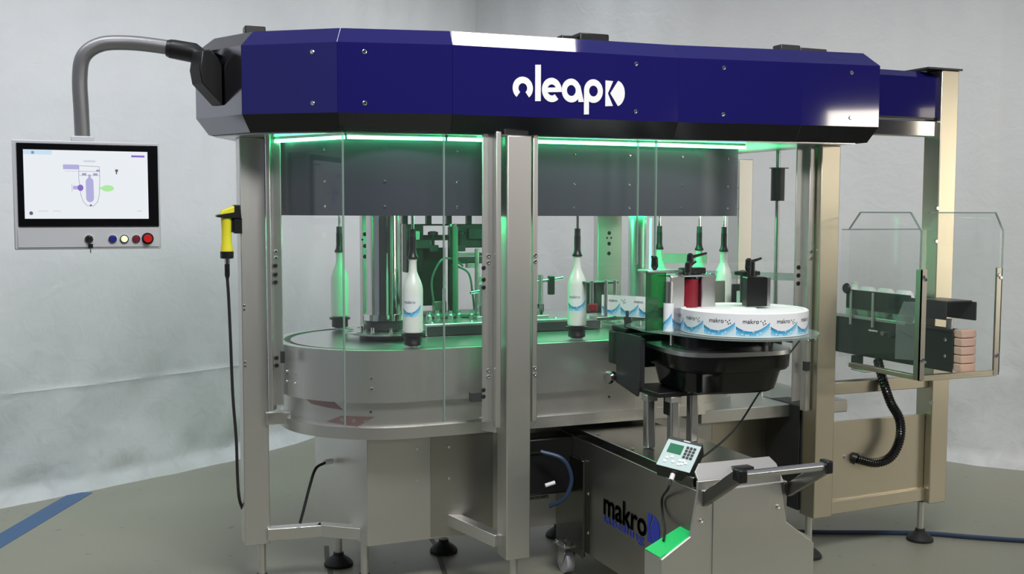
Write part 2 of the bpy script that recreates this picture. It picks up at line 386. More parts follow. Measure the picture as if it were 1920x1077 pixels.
for x, y, wd, dp in ((-.285, 1.14, .05, .05), (.99, 1.12, .14, .05), (1.80, 1.12, .09, .1), (-.28, 1.6, .04, .04)):
    if dp != .04:
        p_ = post(x, y, wd, dp, z1=1.814); foot(p_, x, y, ZB)
# slotted holes on two rear posts
def holes(parent, x, y, zs, r=.011, nrm=(0, -1, 0)):
    for z in zs: bolt(parent, (x, y, z), nrm, r, 'black', 'hole', .002)
for x, z0 in ((-.297, 1.44), (.985, 1.44)):
    yy = 1.115 if x < 0 else 1.094
    for q in (0, -.022, .012): pass
    holes(FR, x, yy, (z0 - .02, z0 - .075, z0 - .125), .010); holes(FR, x - .012, yy, (z0 - .045,), .005); holes(FR, x + .012, yy, (z0 - .045,), .005)
def rail(p0, p1, wd=.05, ht=.05, mat='steel_h', name='rail'):
    b = MB(); b.beam(p0, p1, wd, ht); return b.build(name, mat, FR, bevel=.003)
# polygonal rails around the left end, lower and upper
rail((-.87, .50, .225), (-.655, .475, .225)); rail((-.665, .485, .225), (-.50, .36, .225))
rail((-.87, .50, .70), (-.60, .46, .70))
rail((-.16, .30, .265), (-.045, .04, .235)); rail((-.20, .40, .69), (-.04, .045, .69))
# right hand end: rails and beam between the two warm lit posts
rail((1.50, 0, .752), (2.06, 0, .752), .05, .055, 'warm_steel'); rail((1.50, 0, .215), (2.06, 0, .225), .05, .06, 'warm_steel')
b = MB(); b.box(1.50, 2.07, -.03, .02, 1.87, 1.945); b.build('top_beam', 'polished', FR, bevel=.006)
b = MB(); b.box(1.507, 2.058, -.012, .004, .245, .60); b.build('lower_panel', 'warm_steel', FR, bevel=.002)
b = MB(); b.box(1.395, 1.50, .05, .27, .2, .67); b.box(1.40, 1.404, .05, .33, .2, .67); b.build('rear_leg_plate', 'darkgrey', FR)
b = MB(); b.box(1.52, 1.535, .055, .07, .70, 1.85); b.build('door_edge', 'black', FR)
for z in (.70, .86, 1.10, 1.13, 1.395): bolt(FR, (1.527, .055, z), (0, -1, 0), .011, 'chrome')
for z in (1.55, 1.40, .66): bolt(FR, (2.055, -.05, z), (0, -1, 0), .010, 'chrome')

# ------------------------------------------------------------------ hood
HD = thing('machine_hood', 'glossy blue faceted hood on top of the labelling machine, white lettering', 'machine hood', (.28, .45, 1.82))
POLY = [(-1.115, .54), (-.98, .27), (-.675, .045), (-.27, -.055), (.66, -.10), (1.19, -.185), (1.545, -.235), (1.545, 1.15), (-.675, 1.08), (-.98, .81)]
def inset(poly, d):
    n = len(poly); out = []
    for i in range(n):
        p0, p1, p2 = Vector(poly[i - 1]), Vector(poly[i]), Vector(poly[(i + 1) % n])
        a = (p1 - p0).normalized(); c = (p2 - p1).normalized(); na = Vector((-a.y, a.x)); nc = Vector((-c.y, c.x))
        t = (na + nc); t = t / max(t.dot(na), .2); q = p1 + t * d; out.append((q.x, q.y))
    return out
ZF0, ZF1, ZT, ZL = 1.885, 2.137, 2.197, 1.822
pin = {d: inset(POLY, d) for d in (0, .004, .065, .069, .042, .046)}
for d_ in (.065, .069, .042, .046):
    for i_ in (6, 7): pin[d_][i_] = (1.545 - d_ * .4, pin[d_][i_][1])
NP = len(POLY)
mats = ['capsteel', 'blue', 'blue', 'blue', 'blue', 'blue', 'blue', 'blue', 'blue', 'capsteel']
for i in range(NP):
    j = (i + 1) % NP
    def strip3(levels, mat, name, par):
        b = MB(); o_ = []; 
        for (d, z) in levels:
            o_.append([Vector((*pin[d][i], z)), Vector((*pin[d][j], z))])
        a, c = o_[0][0], o_[0][1]; sh = (c - a).normalized() * .0007
        vs = []
        for l in o_: vs += [l[0] + sh, l[1] - sh]
        n = len(levels); fs = [(2 * k, 2 * k + 1, 2 * k + 3, 2 * k + 2) for k in range(n - 1)]
        cen = Vector((.28, .5, 0)); inn = [v + ((cen - Vector((v.x, v.y, 0))).normalized() * .004) for v in vs]
        m_ = len(vs); fs2 = [tuple(m_ + q for q in reversed(f)) for f in fs]
        rim = [(0, 2 * n - 2) , ]
        vs2 = vs + inn
        loop = [2 * k for k in range(n)] + [2 * k + 1 for k in reversed(range(n))]
        side = [(loop[q], loop[(q + 1) % len(loop)], m_ + loop[(q + 1) % len(loop)], m_ + loop[q]) for q in range(len(loop))]
        b.add(vs2, fs + fs2 + side); return b.build(name, mat, par, smooth=False)
    p = strip3([(0, ZF0), (0, ZF1), (.065, ZT)], mats[i], 'hood_panel', HD)
    strip3([(.042, ZL), (0, ZF0)], mats[i] if mats[i] == 'capsteel' else 'blue_trim', 'lower_trim', p)  # blue chamfers drawn black, the shade under the hood put into the colour
    if mats[i] == 'capsteel': p['label'] = 'silver grey end panel'
b = MB(); b.prism(pin[.069], ZT - .006, ZT - .001); b.build('top_cover', 'blue', HD)
b = MB(); b.prism(inset(POLY, .06), 1.816, 1.822); b.build('underside_panel', 'satin', HD)
# return hood towards the far right post
b = MB(); b.add([(1.55, -.03, 1.957), (2.06, -.03, 1.957), (2.06, -.03, 2.135), (1.55, -.03, 2.135), (1.55, .01, 2.165), (2.045, .01, 2.165), (1.55, .3, 2.165), (2.045, .3, 2.165), (1.55, .3, 1.957), (2.06, .3, 1.957)],
                 [(0, 1, 2, 3), (3, 2, 5, 4), (4, 5, 7, 6), (6, 7, 9, 8), (8, 9, 1, 0), (1, 9, 7, 5, 2), (0, 3, 4, 6, 8)])
b.build('return_panel', 'blue', HD, smooth=False)
b = MB(); b.box(1.55, 2.058, -.028, .0, 1.948, 1.956); b.build('black_strip', 'blue_trim', HD)
# screws on the face: fraction along panel, z
def facept(i, t, z, out=.0):
    a = Vector(POLY[i]); c = Vector(POLY[(i + 1) % NP]); q = a.lerp(c, t); d = (c - a).normalized(); nr = Vector((d.y, -d.x)); q += nr * out
    return Vector((q.x, q.y, z)), Vector((nr.x, nr.y, 0)), Vector((d.x, d.y, 0))
for i, t in ((1, .745), (2, .235), (3, .80), (4, .36), (5, .63)):
    for z in (1.92, 2.104):
        p, nr, d = facept(i, t, z); bolt(HD, p, nr, .0085, 'chrome', 'screw')
# lettering on the long front panel (source units: 6.4 per reference pixel)
o, nr, d = facept(3, .25, 2.075, .0015)
ax = d; ay = Vector((0, 0, 1))
K = .000334
OX, OY = 240, 92
def q(px, py): return ((px - OX) * K, -(py - OY) * K + (px - OX) * K * .055)
lg = MB()
def poly(pts): lg.shape([q(*p) for p in pts], o, ax, ay, .0021)
def rg(cx, cy, ro, ri, a0, a1, sx=.88):
    c = q(cx, cy); lg.ring(c, ro * K, ri * K, a0, a1, o, ax, ay, .0015, sx)
rg(362, 350, 128, 55, math.radians(-52), math.radians(232), .95)
poly([(510, 92), (578, 92), (578, 498), (510, 498)])
rg(712, 375, 137, 62, math.radians(0), math.radians(312)); poly([(640, 348), (830, 348), (832, 400), (640, 400)])
rg(952, 385, 135, 62, 0, 2 * PI); poly([(1030, 330), (1062, 330), (1108, 517), (1040, 517)])
rg(1228, 395, 135, 62, 0, 2 * PI); poly([(1110, 395), (1172, 395), (1172, 660), (1110, 660)])
poly([(1378, 275), (1475, 285), (1410, 425)]); poly([(1378, 275), (1410, 425), (1378, 572)]); poly([(1410, 425), (1475, 570), (1378, 572)])
arc = [(1530 - 10 + 105 * math.cos(t), 428 - 147 * math.sin(t)) for t in [math.radians(a) for a in range(80, -81, -8)]]
poly([(1440, 425)] + arc)
lo = lg.build('lettering', 'white_paint', HD, smooth=False); lo['label'] = 'white word oleap with a round K emblem'
# little clamps on the roof
b = MB(); b.box(.42, .56, .30, .38, 2.19, 2.282); b.box(.34, .42, .31, .36, 2.19, 2.268); b.build('roof_bracket', 'black', HD, bevel=.006)
b = MB(); b.box(1.22, 1.32, .0, .06, 2.19, 2.240); b.box(1.32, 1.46, .0, .05, 2.19, 2.232); b.build('roof_bracket', 'darkgrey', HD, bevel=.004)
b = MB(); b.box(-.93, -.85, .50, .56, 2.19, 2.25); b.build('roof_bracket', 'black', HD, bevel=.004)

# ------------------------------------------------------------------ carousel table (stadium shaped)
AX, AY, BX, RR = -.366, .54, .84, .45
def stadium(r, n=28, y=AY, ax=AX, bx=BX):
    return [(bx + r * math.cos(t), y + r * math.sin(t)) for t in [(-PI / 2 + PI * k / n) for k in range(n + 1)]] + \
           [(ax + r * math.cos(t), y + r * math.sin(t)) for t in [(PI / 2 + PI * k / n) for k in range(n + 1)]]
CT = thing('carousel_table', 'stainless steel oval carousel table with dark track groove in its top', 'machine table', (.24, .54, 0))
def annulus(ro, ri, z0, z1):
    a = stadium(ro); c = stadium(ri); n = len(a); b = MB()
    vs = [(x, y, z0) for x, y in a] + [(x, y, z1) for x, y in a] + [(x, y, z0) for x, y in c] + [(x, y, z1) for x, y in c]
    fs = []
    for i in range(n):
        j = (i + 1) % n
        fs += [(i, j, n + j, n + i), (n + i, n + j, 3 * n + j, 3 * n + i), (2 * n + j, 2 * n + i, 3 * n + i, 3 * n + j), (j, i, 2 * n + i, 2 * n + j)]
    return b.add(vs, fs)
annulus(RR, .415, .80, 1.0).build('outer_rim', 'steel_h', CT)
b = MB(); b.prism(stadium(.4155), .96, .985); b.build('track_groove', 'black_gloss', CT)
b = MB(); b.prism(stadium(.388), .985, .998); b.build('deck', 'satin', CT)
b = MB(); b.prism(stadium(.42), .70, .80); b.build('lower_band', 'steel_h', CT)
b = MB(); b.prism(stadium(.435), .655, .70); b.build('base_rim', 'steel_h', CT)
cab = MB(); cab.prism([(-.61, .66), (-.51, .29), (1.1, .29), (1.1, .80), (-.61, .80)], .19, .655); cab = cab.build('base_cabinet', 'steel', CT, bevel=.003)
b = MB(); b.prism([(-.245, .286), (-.10, .265), (.02, .27), (.02, .30), (-.245, .30)], .20, .655); b.build('access_panel', 'steel_mid', CT)
for x in (-.30, -.17):
    for z in (.57, .44): bolt(CT, (x, .275 if x > -.2 else .29, z), (0, -1, 0), .007)
for x, y in ((-.505, .36), (-.539, .671), (-.059, .673), (.52, .69), (.95, .7)): foot(cab, x, y, .20, .062)
for ang in (196, 204, 248, 281, 300):
    t = math.radians(ang)
    for z in (.895, .855): bolt(CT, (AX + RR * math.cos(t), AY + RR * math.sin(t), z), (math.cos(t), math.sin(t), 0), .006)
for x in (.05, .45, .80):
    for z in (.87, .83): bolt(CT, (x, .09, z), (0, -1, 0), .006)
for x, y in ((-.53, .155), (-.28, .135), (.48, .12)): bolt(CT, (x, y, .76), (0, -1, 0), .005, 'darkgrey')
# reflection of something red and white, painted as stripes on the table side
b = MB()
for t0, t1, za, zb, lean in ((212, 232, .765, .797, -6), (222, 240, .703, .742, 9)):
    for j in range(8):
        f0, f1 = j / 8, (j + 1) / 8; A = [math.radians(t0 + (t1 - t0) * f + l) for f, l in ((f0, 0), (f1, 0), (f1, lean), (f0, lean))]
        zz = [za + .012 * (1 - f0), za + .012 * (1 - f1), zb, zb]
        b.add([(AX + .4215 * math.cos(t), AY + .4215 * math.sin(t), z) for t, z in zip(A, zz)], [(0, 1, 2, 3)])
M['faint_red'] = pb('faded_red_tape', (.36, .22, .21), .35, .7)
b.build('hazard_stripes', 'faint_red', CT)['label'] = 'faded red slanting stripes'
# dark drive box in the gap beneath the table, right of the middle post
DB = thing('drive_unit', 'dark motor unit with blue hose under the table right of the middle post', 'motor', (.2, .2, .3))
b = MB(); b.box(.12, .34, .16, .28, .36, .60); b.build('motor_body', 'black', DB, bevel=.01)
b = MB(); b.box(.10, .115, .12, .28, .35, .55); b.box(.10, .22, .15, .16, .35, .36); b.box(.10, .22, .15, .16, .54, .55); b.build('bracket', 'steel_dark', DB)
b = MB(); b.tube(bez([(.16, .10, .56), (.24, .06, .53), (.275, .05, .45), (.25, .06, .37), (.20, .1, .33)], 8), .009, 8); b.build('hose', 'bluecable', DB)
b = MB(); b.tube([(.17, .075, .425), (.21, .07, .435)], .008, 8); b.build('fitting', 'white_paint', DB)

# ------------------------------------------------------------------ drum shroud
DR = thing('drum_shroud', 'charcoal oval drum hanging under the blue hood above the table', 'machine shroud', (.24, .54, 1.51))
annulus(RR, RR - .004, 1.512, 1.816).build('drum_wall', 'drum', DR)
b = MB(); b.prism(stadium(RR - .004), 1.53, 1.536); b.build('drum_floor', 'satin', DR)
for x in (-.20, .02, .30, .55, .80):
    for z in (1.545, 1.64, 1.76): bolt(DR, (x, .09, z), (0, -1, 0), .0055)
for ang in (225, 255, 300 - 360, 330 - 360):
    t = math.radians(ang); cx = AX if ang > 0 else BX
    for z in (1.545, 1.64, 1.76): bolt(DR, (cx + RR * math.cos(t), AY + RR * math.sin(t), z), (math.cos(t), math.sin(t), 0), .0055)

# central columns with added glow rings
def column(x, label, rr=.074):
    c = thing('support_column', label, 'column', (x, AY, .998), 'round columns between table and drum')
    b = MB(); b.lathe(x, AY, [(rr, 1.10), (rr, 1.53)], 40); b.build('shaft', 'polished', c)
    b = MB(); b.lathe(x, AY, [(rr + .014, 1.075), (rr + .014, 1.10)], 40); b.build('flange', 'chrome', c)
    b = MB(); b.lathe(x, AY, [(rr + .004, 1.035), (rr + .004, 1.075)], 40); b.build('neck', 'darkgrey', c)
    b = MB(); b.lathe(x, AY, [(.17, 1.022), (.17, 1.030)], 48); b.build('star_plate', 'satin', c)
    b = MB(); b.lathe(x, AY, [(rr + .03, .998), (rr + .03, 1.022)], 40); b.build('base', 'darkgrey', c)
    for k in range(8):
        t = 2 * PI * k / 8; bb = MB(); bb.cyl((x + .098 * math.cos(t), AY + .098 * math.sin(t), 1.03), (x + .098 * math.cos(t), AY + .098 * math.sin(t), 1.05), .007, 8); bb.build('cap_screw', 'chrome', c)
    for k in range(12):
        t = 2 * PI * k / 12; bolt(c, (x + .145 * math.cos(t), AY + .145 * math.sin(t), 1.03), (0, 0, 1), .014, 'black', 'hole', .001)
    return c
column(AX + .0, 'thick polished column standing left of the labelled bottle')
c2 = column(BX, 'slimmer column glowing green behind the label web', .042)
for ch in [q for q in COL.objects if q.parent == c2 and q.name.startswith('shaft')]: ch.data.materials[0] = M['satin']
for x, lb in ((AX, 'green ring lamp around the top of the left column'), (BX, 'green ring lamp around the top of the right column')):
    b = MB(); prof = [(.10, 1.515), (.115, 1.515), (.115, 1.529), (.10, 1.529), (.10, 1.515)]; b.lathe(x, AY, prof, 36, False)
    tag(b.build('ring_lamp', 'lamp_green'), lb, 'lamp', 'ring lamps under the drum')  # unseen glowing rings added to light the columns green
b = MB(); b.beam((.875, .48, 1.27), (.875, .48, 1.50), .007, .007, (0, 1, 0)); tag(b.build('led_strip', 'led_dim'), 'short upright light strip beside the green lit column', 'light strip')
# LED strips
def led(p0, p1, label):
    o = thing('led_strip', label, 'light strip', p0, 'green light strips under the hood')
    b = MB(); b.beam(p0, p1, .012, .012); b.build('light_bar', 'led', o)
    b = MB(); off = Vector((0, .012, .022)); b.beam(Vector(p0) + off, Vector(p1) + off, .022, .044); b.build('holder', 'satin', o)
led((-.83, .43, 1.80), (-.64, .095, 1.80), 'glowing green light strip slanting from the left post')
led((-.63, .085, 1.80), (-.27, .03, 1.80), 'green light strip in front of the drum left half')
led((-.26, .028, 1.80), (-.09, .028, 1.80), 'short green light strip just left of the middle post')
led((.09, .028, 1.80), (1.05, .0, 1.80), 'long green light strip right of the middle post')
def green_area(name, loc, tgt, sx, sy, p):
    area(name, loc, tgt, sx, sy, p * .62, (.08, 1, .36))
# unseen green fill added under hood and drum to brighten the inside
green_area('drum_lamp_left', (-.02, .54, 1.50), (-.02, .54, 0), .45, .10, 4)
green_area('drum_lamp_right', (.50, .54, 1.50), (.50, .54, 0), .45, .10, 7)
green_area('drum_lamp_end', (1.08, .54, 1.50), (1.12, .54, 0), .12, .4, 2)
green_area('hood_lamp_right', (1.30, .35, 1.77), (1.30, .35, 3), .25, .5, 1.5)

# ------------------------------------------------------------------ doors
def door(name, label, pts, zs, seams=()):
    d = thing(name, label, 'safety door', (pts[0][0], pts[0][1], min(zs[0])))
    for i in range(len(pts) - 1):
        a = Vector((*pts[i], 0)); c = Vector((*pts[i + 1], 0)); z0, z1 = zs[i] if i < len(zs) else zs[-1]
        dd = (c - a).normalized()
        b = MB(); b.beam(a + dd * .003 + Vector((0, 0, (z0 + z1) / 2)), c - dd * .003 + Vector((0, 0, (z0 + z1) / 2)), .006, z1 - z0); b.build('pane', 'glass', d, smooth=False)
        if 0 < i: b = MB(); b.box(a.x - .003, a.x + .003, a.y - .005, a.y + .005, z0, z1); b.build('pane_edge', 'glass_edge', d, smooth=False)
    return d
dl = door('safety_door', 'clear faceted door wrapping the left end, between left and middle posts', [(-.845, .43), (-.655, .055), (-.288, -.006), (-.075, -.006)], [(.735, 1.815)])
def profile(d, x, y, z0, z1, wd=.022, dp=.035, boltz=(), rz=0, mat='steel'):
    b = MB(); b.box(x - wd / 2, x + wd / 2, y - dp / 2, y + dp / 2, z0, z1, rz); b.build('profile', mat, d, bevel=.003)
    for z in boltz: bolt(d, (x, y - dp / 2 - .001, z), (0, -1, 0), .008)
profile(dl, -.078, -.018, .70, 1.83, .022, .03)
profile(dl, -.108, .0, .72, 1.83, .05, .006, (1.36, 1.335, .92, .895))
holes(dl, -.128, -.004, (1.315, 1.27, 1.24, .845, .82), .009)
profile(dl, -.852, .44, .74, 1.83, .018, .05, (), math.radians(-27))
profile(dl, -.835, .43, .76, 1.83, .05, .006, (1.37, 1.345), math.radians(-20))
holes(dl, -.838, .424, (1.315, 1.28, 1.25, .95, .92), .009)
b = MB(); b.box(-.835, -.82, .34, .36, .94, .985); b.build('door_catch', 'darkgrey', dl)
b = MB(); b.box(-.175, -.12, -.0, .03, .80, .835); b.build('door_catch', 'darkgrey', dl)
dr = door('safety_door', 'clear door right of the middle post with label unit reaching through it', [(.085, .0), (.52, -.03), (.60, -.035), (1.375, -.0)], [(.70, 1.815), (1.32, 1.815), (1.32, 1.815)])
profile(dr, .082, .0, .71, 1.83, .022, .03, (1.36, 1.335, .92, .895))
profile(dr, 1.385, .0, .66, 1.83, .028, .035, (1.36, 1.33, 1.0, .975))
profile(dr, 1.352, .02, .70, 1.83, .05, .006, ())
holes(dr, 1.348, .016, (1.29, 1.255, 1.22), .010)
b = MB(); b.beam((1.375, -.004, .86), (1.375, -.03, .86), .02, .04); b.build('door_sensor', 'darkgrey', dr)

# ------------------------------------------------------------------ bottles
def bottle_profile(z0, top=True):
    return [(.030, z0), (.038, z0 + .004), (.0395, z0 + .012), (.0395, z0 + .172), (.037, z0 + .188), (.030, z0 + .208), (.021, z0 + .228), (.0165, z0 + .242), (.0155, z0 + .258), (.0150, z0 + .280), (.0165, z0 + .284), (.0165, z0 + .290)]
def label_patch(x, y, z0, z1, r, a0, a1, n=14, u0=0., u1=1.):
    b = MB(); 
    for k in range(n + 1):
        t = a0 + (a1 - a0) * k / n
        for z in (z0, z1): b.v.append(Vector((x + r * math.cos(t), y + r * math.sin(t), z)))
    b.f = [(2 * k, 2 * k + 2, 2 * k + 3, 2 * k + 1) for k in range(n)]
    return b, n, u0, u1
def set_uv(o, n, u0, u1):
    me = o.data; uvl = me.uv_layers.new(name='UVMap')
    for p in me.polygons:
        for li in p.loop_indices:
            vi = me.loops[li].vertex_index; uvl.data[li].uv = (u0 + (u1 - u0) * (vi // 2) / n, float(vi % 2))
def make_bottle(loc, label, patch=None, group='white bottles standing on the carousel'):
    t = thing('bottle', label, 'bottle', loc, group)
    x, y, z = loc
    b = MB(); b.lathe(x, y, bottle_profile(z), 32); b.build('bottle_body', 'bottle', t)
    if patch:
        a0, a1 = patch; lb, n, u0, u1 = label_patch(x, y, z + .062, z + .142, .0401, a0, a1)
        lo = lb.build('printed_label', 'label', t); lo['label'] = 'white label with blue swoosh'; set_uv(lo, n, u0, u1)
        tb = MB(); am = a0 + (a1 - a0) * .12; rr = .0405
        add_text(tb, 'makro', lambda X, Y: Vector((x + rr * math.cos(am + X / rr), y + rr * math.sin(am + X / rr), z + .118 + Y)), .018)
        tb.build('print', 'logo_black', lo, smooth=False)
    return t
view = math.atan2(-4.0, -1.3)
def puck(x, y, label):
    t = thing('bottle_holder', label, 'holder', (x, y, .999), 'black turntable pucks under the bottles')
    b = MB(); b.lathe(x, y, [(.020, 1.0), (.020, 1.008), (.034, 1.010), (.036, 1.014), (.036, 1.044), (.046, 1.045), (.046, 1.053)], 28); b.build('puck_body', 'black', t)
    b = MB(); b.cyl((x, y, .999), (x, y, 1.006), .026, 16); b.build('puck_base', 'satin', t)
    return t
def spindle(x, y, label, ztop=1.345):
    t = thing('bottle_gripper', label, 'gripper', (x, y, ztop), 'gripper heads hanging from the drum')
    b = MB(); b.lathe(x, y, [(.021, ztop), (.0215, ztop + .006), (.016, ztop + .016), (.0135, ztop + .03), (.0135, ztop + .085)], 20); b.build('bell', 'black', t)
    b = MB(); b.lathe(x, y, [(.0125, ztop + .085), (.0125, ztop + .115)], 20); b.build('collar', 'darkgrey', t)
    b = MB(); b.cyl((x, y, ztop + .115), (x, y, 1.532), .006, 10); b.build('rod', 'chrome', t)
    return t
BT = [(-.468, .91, 'white bottle behind the glass seam left of the thick column', None),
      (-.352, .180, 'labelled white bottle in front of the left column, nearest the door', (view - 1.15, view + .85)),
      (.360, .185, 'white bottle being labelled, just right of the middle post', (view - 1.25, view + .9)),
      (1.11, .80, 'farthest bottle neck, beside the green lit right column', None),
      (1.225, .62, 'bottle neck behind the locking lever of the label unit', None),
      (1.245, .44, 'rightmost bottle on the carousel, wide shoulders lit green', None)]
GR = ['gripper head over the bottle left of the thick column', 'gripper head over the labelled bottle in front', 'gripper head over the bottle right of the middle post',
      'thin gripper head farthest back beside the green column', 'gripper head behind the locking lever', 'rightmost gripper head under the drum']
for (x, y, lb, pt), g in zip(BT, GR):
    make_bottle((x, y, 1.055), lb, pt); spindle(x, y, g)
    puck(x, y, 'black puck under the ' + lb.split(',')[0])

# ------------------------------------------------------------------ bed plates and devices behind
BD = thing('centre_bed', 'raised grey bed plate between the columns on the carousel deck', 'machine bed', (.2, .6, .998))
b = MB(); b.box(-.20, .64, .50, .95, 1.0, 1.052); b.build('bed_plate', 'satin', BD, bevel=.004)
b = MB(); b.box(-.19, .63, .494, .4995, 1.003, 1.04); b.build('front_skirt', 'darkgrey', BD)
for k, x in enumerate((-.16, .02, .30, .42, .58)): bolt(BD, (x, .53, 1.052), (0, 0, 1), .009)
# clamp stand right of the middle post
def clamp_stand(x, y, label, h=.17, arm=.10, knob=-1):
    t = thing('clamp_stand', label, 'clamp', (x, y, 1.052))
    b = MB(); b.box(x - .03, x + .03, y - .03, y + .03, 1.052, 1.066); b.build('foot_block', 'satin', t, bevel=.003)
    b = MB(); b.cyl((x, y, 1.066), (x, y, 1.066 + h), .011, 16); b.build('rod', 'satin', t)
    b = MB(); b.cyl((x, y, 1.066), (x, y, 1.115), .017, 16); b.build('sleeve', 'chrome', t)
    b = MB(); b.cyl((x - .05, y, 1.03 + h), (x + arm, y, 1.05 + h), .007, 12); b.build('cross_rod', 'chrome', t)
    b = MB(); b.box(x + arm * .35, x + arm * .35 + .028, y - .012, y + .012, .975 + h, 1.06 + h); b.build('slider_block', 'green_dark', t, bevel=.004)
    kb = MB(); kx = x + knob * .035
    for k in range(5):
        a = 2 * PI * k / 5; kb.tube([(kx, y - .012, 1.11), (kx + .016 * math.cos(a), y - .012, 1.11 + .016 * math.sin(a))], [.008, .006], 8)
    kb.build('star_knob', 'black', t)
    b = MB(); b.cyl((kx, y - .01, 1.11), (x, y, 1.11), .004, 8); b.build('knob_stem', 'chrome', t)
    return t
clamp_stand(.37, .58, 'steel clamp stand with star knob standing beside the bottle being labelled', .18, .11)
clamp_stand(.10, .62, 'small clamp stand with black star knob behind the door profile', .14, .08, 1)
# rear labelling head seen between column and middle post
RH = thing('rear_label_unit', 'dark rear labelling unit with rods and hoses between column and middle post', 'labelling unit', (.08, .9, 1.0))
def rb(x0, x1, y0, y1, z0, z1, mat, name, bv=.003): b = MB(); b.box(x0, x1, y0, y1, z0, z1); return b.build(name, mat, RH, bevel=bv)
rb(-.12, .04, .93, .96, 1.09, 1.36, 'green_dark', 'back_plate'); rb(-.17, -.09, .86, .93, 1.25, 1.47, 'black', 'motor_block')
rb(.015, .04, .80, .83, 1.06, 1.46, 'green_dark', 'upright'); rb(-.16, .36, .95, .965, 1.462, 1.47, 'black', 'cross_bar')
rb(.09, .21, .88, .93, 1.36, 1.47, 'darkgrey', 'bracket_box'); rb(-.10, .08, .90, .92, 1.395, 1.42, 'darkgrey', 'slide_bar')
for x in (-.045, .085):
    rb(x - .022, x + .022, .84, .88, 1.345, 1.375, 'darkgrey', 'bearing_block'); b = MB(); b.lathe(x, .86, [(.008, 1.375), (.008, 1.42), (.024, 1.422), (.024, 1.434), (.012, 1.438)], 14); b.build('hand_knob', 'black', RH)
for x in (-.145, -.03, .07, .17, .27): rb(x - .012, x + .012, .96, .985, 1.47, 1.53, 'darkgrey', 'hanger', .001)
for x, y, z0, z1, r_, mt_ in ((.028, .76, 1.055, 1.46, .013, 'teal_plate'), (.125, .74, 1.055, 1.36, .010, 'satin'), (.075, .95, 1.06, 1.47, .012, 'satin'), (.24, .85, 1.26, 1.47, .026, 'teal_plate'), (.24, .85, 1.06, 1.2, .022, 'teal_plate')):
    b = MB(); b.cyl((x, y, z0), (x, y, z1), r_, 18); b.build('vertical_rod', mt_, RH)
b = MB(); b.lathe(.24, .85, [(.036, 1.24), (.036, 1.262), (.028, 1.27)], 24); b.build('roller_flange', 'teal_plate', RH)
rb(.15, .30, .80, .84, 1.20, 1.235, 'satin', 'clamp_bar'); rb(.14, .20, .74, .78, 1.13, 1.165, 'satin', 'clamp_bar'); rb(.17, .22, .76, .80, 1.09, 1.12, 'chrome', 'clamp_bar')
rb(.05, .20, .80, .86, 1.29, 1.32, 'darkgrey', 'cross_arm')
for pts in ([(-.06, .80, 1.10), (-.07, .80, 1.22), (-.03, .78, 1.31), (.03, .78, 1.31), (.08, .80, 1.28)], [(.02, .78, 1.29), (.09, .76, 1.25), (.11, .76, 1.16), (.12, .76, 1.08)], [(.18, .8, 1.44), (.19, .8, 1.37), (.21, .8, 1.34), (.225, .8, 1.38)]):
    b = MB(); b.tube(bez(pts, 8), .005, 7); b.build('air_hose', 'teal_plate', RH)
rb(-.09, .34, .70, .93, 1.055, 1.068, 'teal_plate', 'base_plate')
for k in range(9):
    x = -.13 + k * .05; b = MB(); b.lathe(x, .66 + .03 * (k % 2), [(.014, 1.052), (.014, 1.07), (.008, 1.076), (.008, 1.09)], 12); b.build('fixing_nut', 'satin', RH)
for x in (.03, .055): rb(x, x + .008, .92, .929, 1.16, 1.23, 'paper', 'tag', 0)
for x0, x1, y0, z0, z1, mt_ in ((-.16, -.06, .84, 1.36, 1.40, 'darkgrey'), (-.15, -.12, .82, 1.40, 1.44, 'satin'), (.10, .155, .80, 1.27, 1.30, 'satin'), (.13, .30, .86, 1.40, 1.45, 'darkgrey'),
                                (.06, .30, .90, 1.32, 1.335, 'satin'), (.12, .17, .72, 1.07, 1.10, 'satin'), (.22, .30, .78, 1.07, 1.13, 'steel_mid'), (-.06, .0, .80, 1.07, 1.12, 'steel_mid'), (.16, .28, .78, 1.165, 1.178, 'chrome'), (.255, .30, .79, 1.235, 1.30, 'darkgrey')):
    rb(x0, x1, y0, y0 + .03, z0, z1, mt_, 'machine_block', .002)
for x, y, z0, z1 in ((.165, .76, 1.07, 1.20), (.29, .76, 1.07, 1.25), (-.02, .78, 1.07, 1.18), (.055, .84, 1.32, 1.47)):
    b = MB(); b.cyl((x, y, z0), (x, y, z1), .008, 12); b.build('vertical_rod', 'chrome', RH)
kb = MB()
for k in range(5): a = 2 * PI * k / 5; kb.tube([(.185, .715, 1.10), (.185 + .02 * math.cos(a), .715, 1.10 + .02 * math.sin(a))], [.009, .007], 8)
kb.build('star_knob', 'black', RH)
# sensor bracket and peeling plate beside bottle being labelled
PH = thing('peeling_head', 'steel label peeling head with red sensor pressed against the bottle', 'labelling head', (.42, .1, 1.05))
def hb(x0, x1, y0, y1, z0, z1, mat, name, bv=.002): b = MB(); b.box(x0, x1, y0, y1, z0, z1); return b.build(name, mat, PH, bevel=bv)
hb(.365, .50, .085, .16, 1.235, 1.243, 'darkgrey', 'top_plate'); hb(.385, .47, .14, .15, 1.11, 1.235, 'steel_dark', 'peel_plate')
for x, y in ((.375, .08), (.445, .09), (.485, .085)): b = MB(); b.cyl((x, y, 1.10 if x > .4 else 1.14), (x, y, 1.25), .008, 14); b.build('guide_roller', 'satin', PH)
b = MB(); b.lathe(.378, .075, [(.016, 1.125), (.021, 1.13), (.021, 1.152), (.016, 1.157)], 20); b.build('sensor_head', 'dred', PH)
hb(.40, .54, .08, .15, 1.085, 1.10, 'satin', 'base_bar')
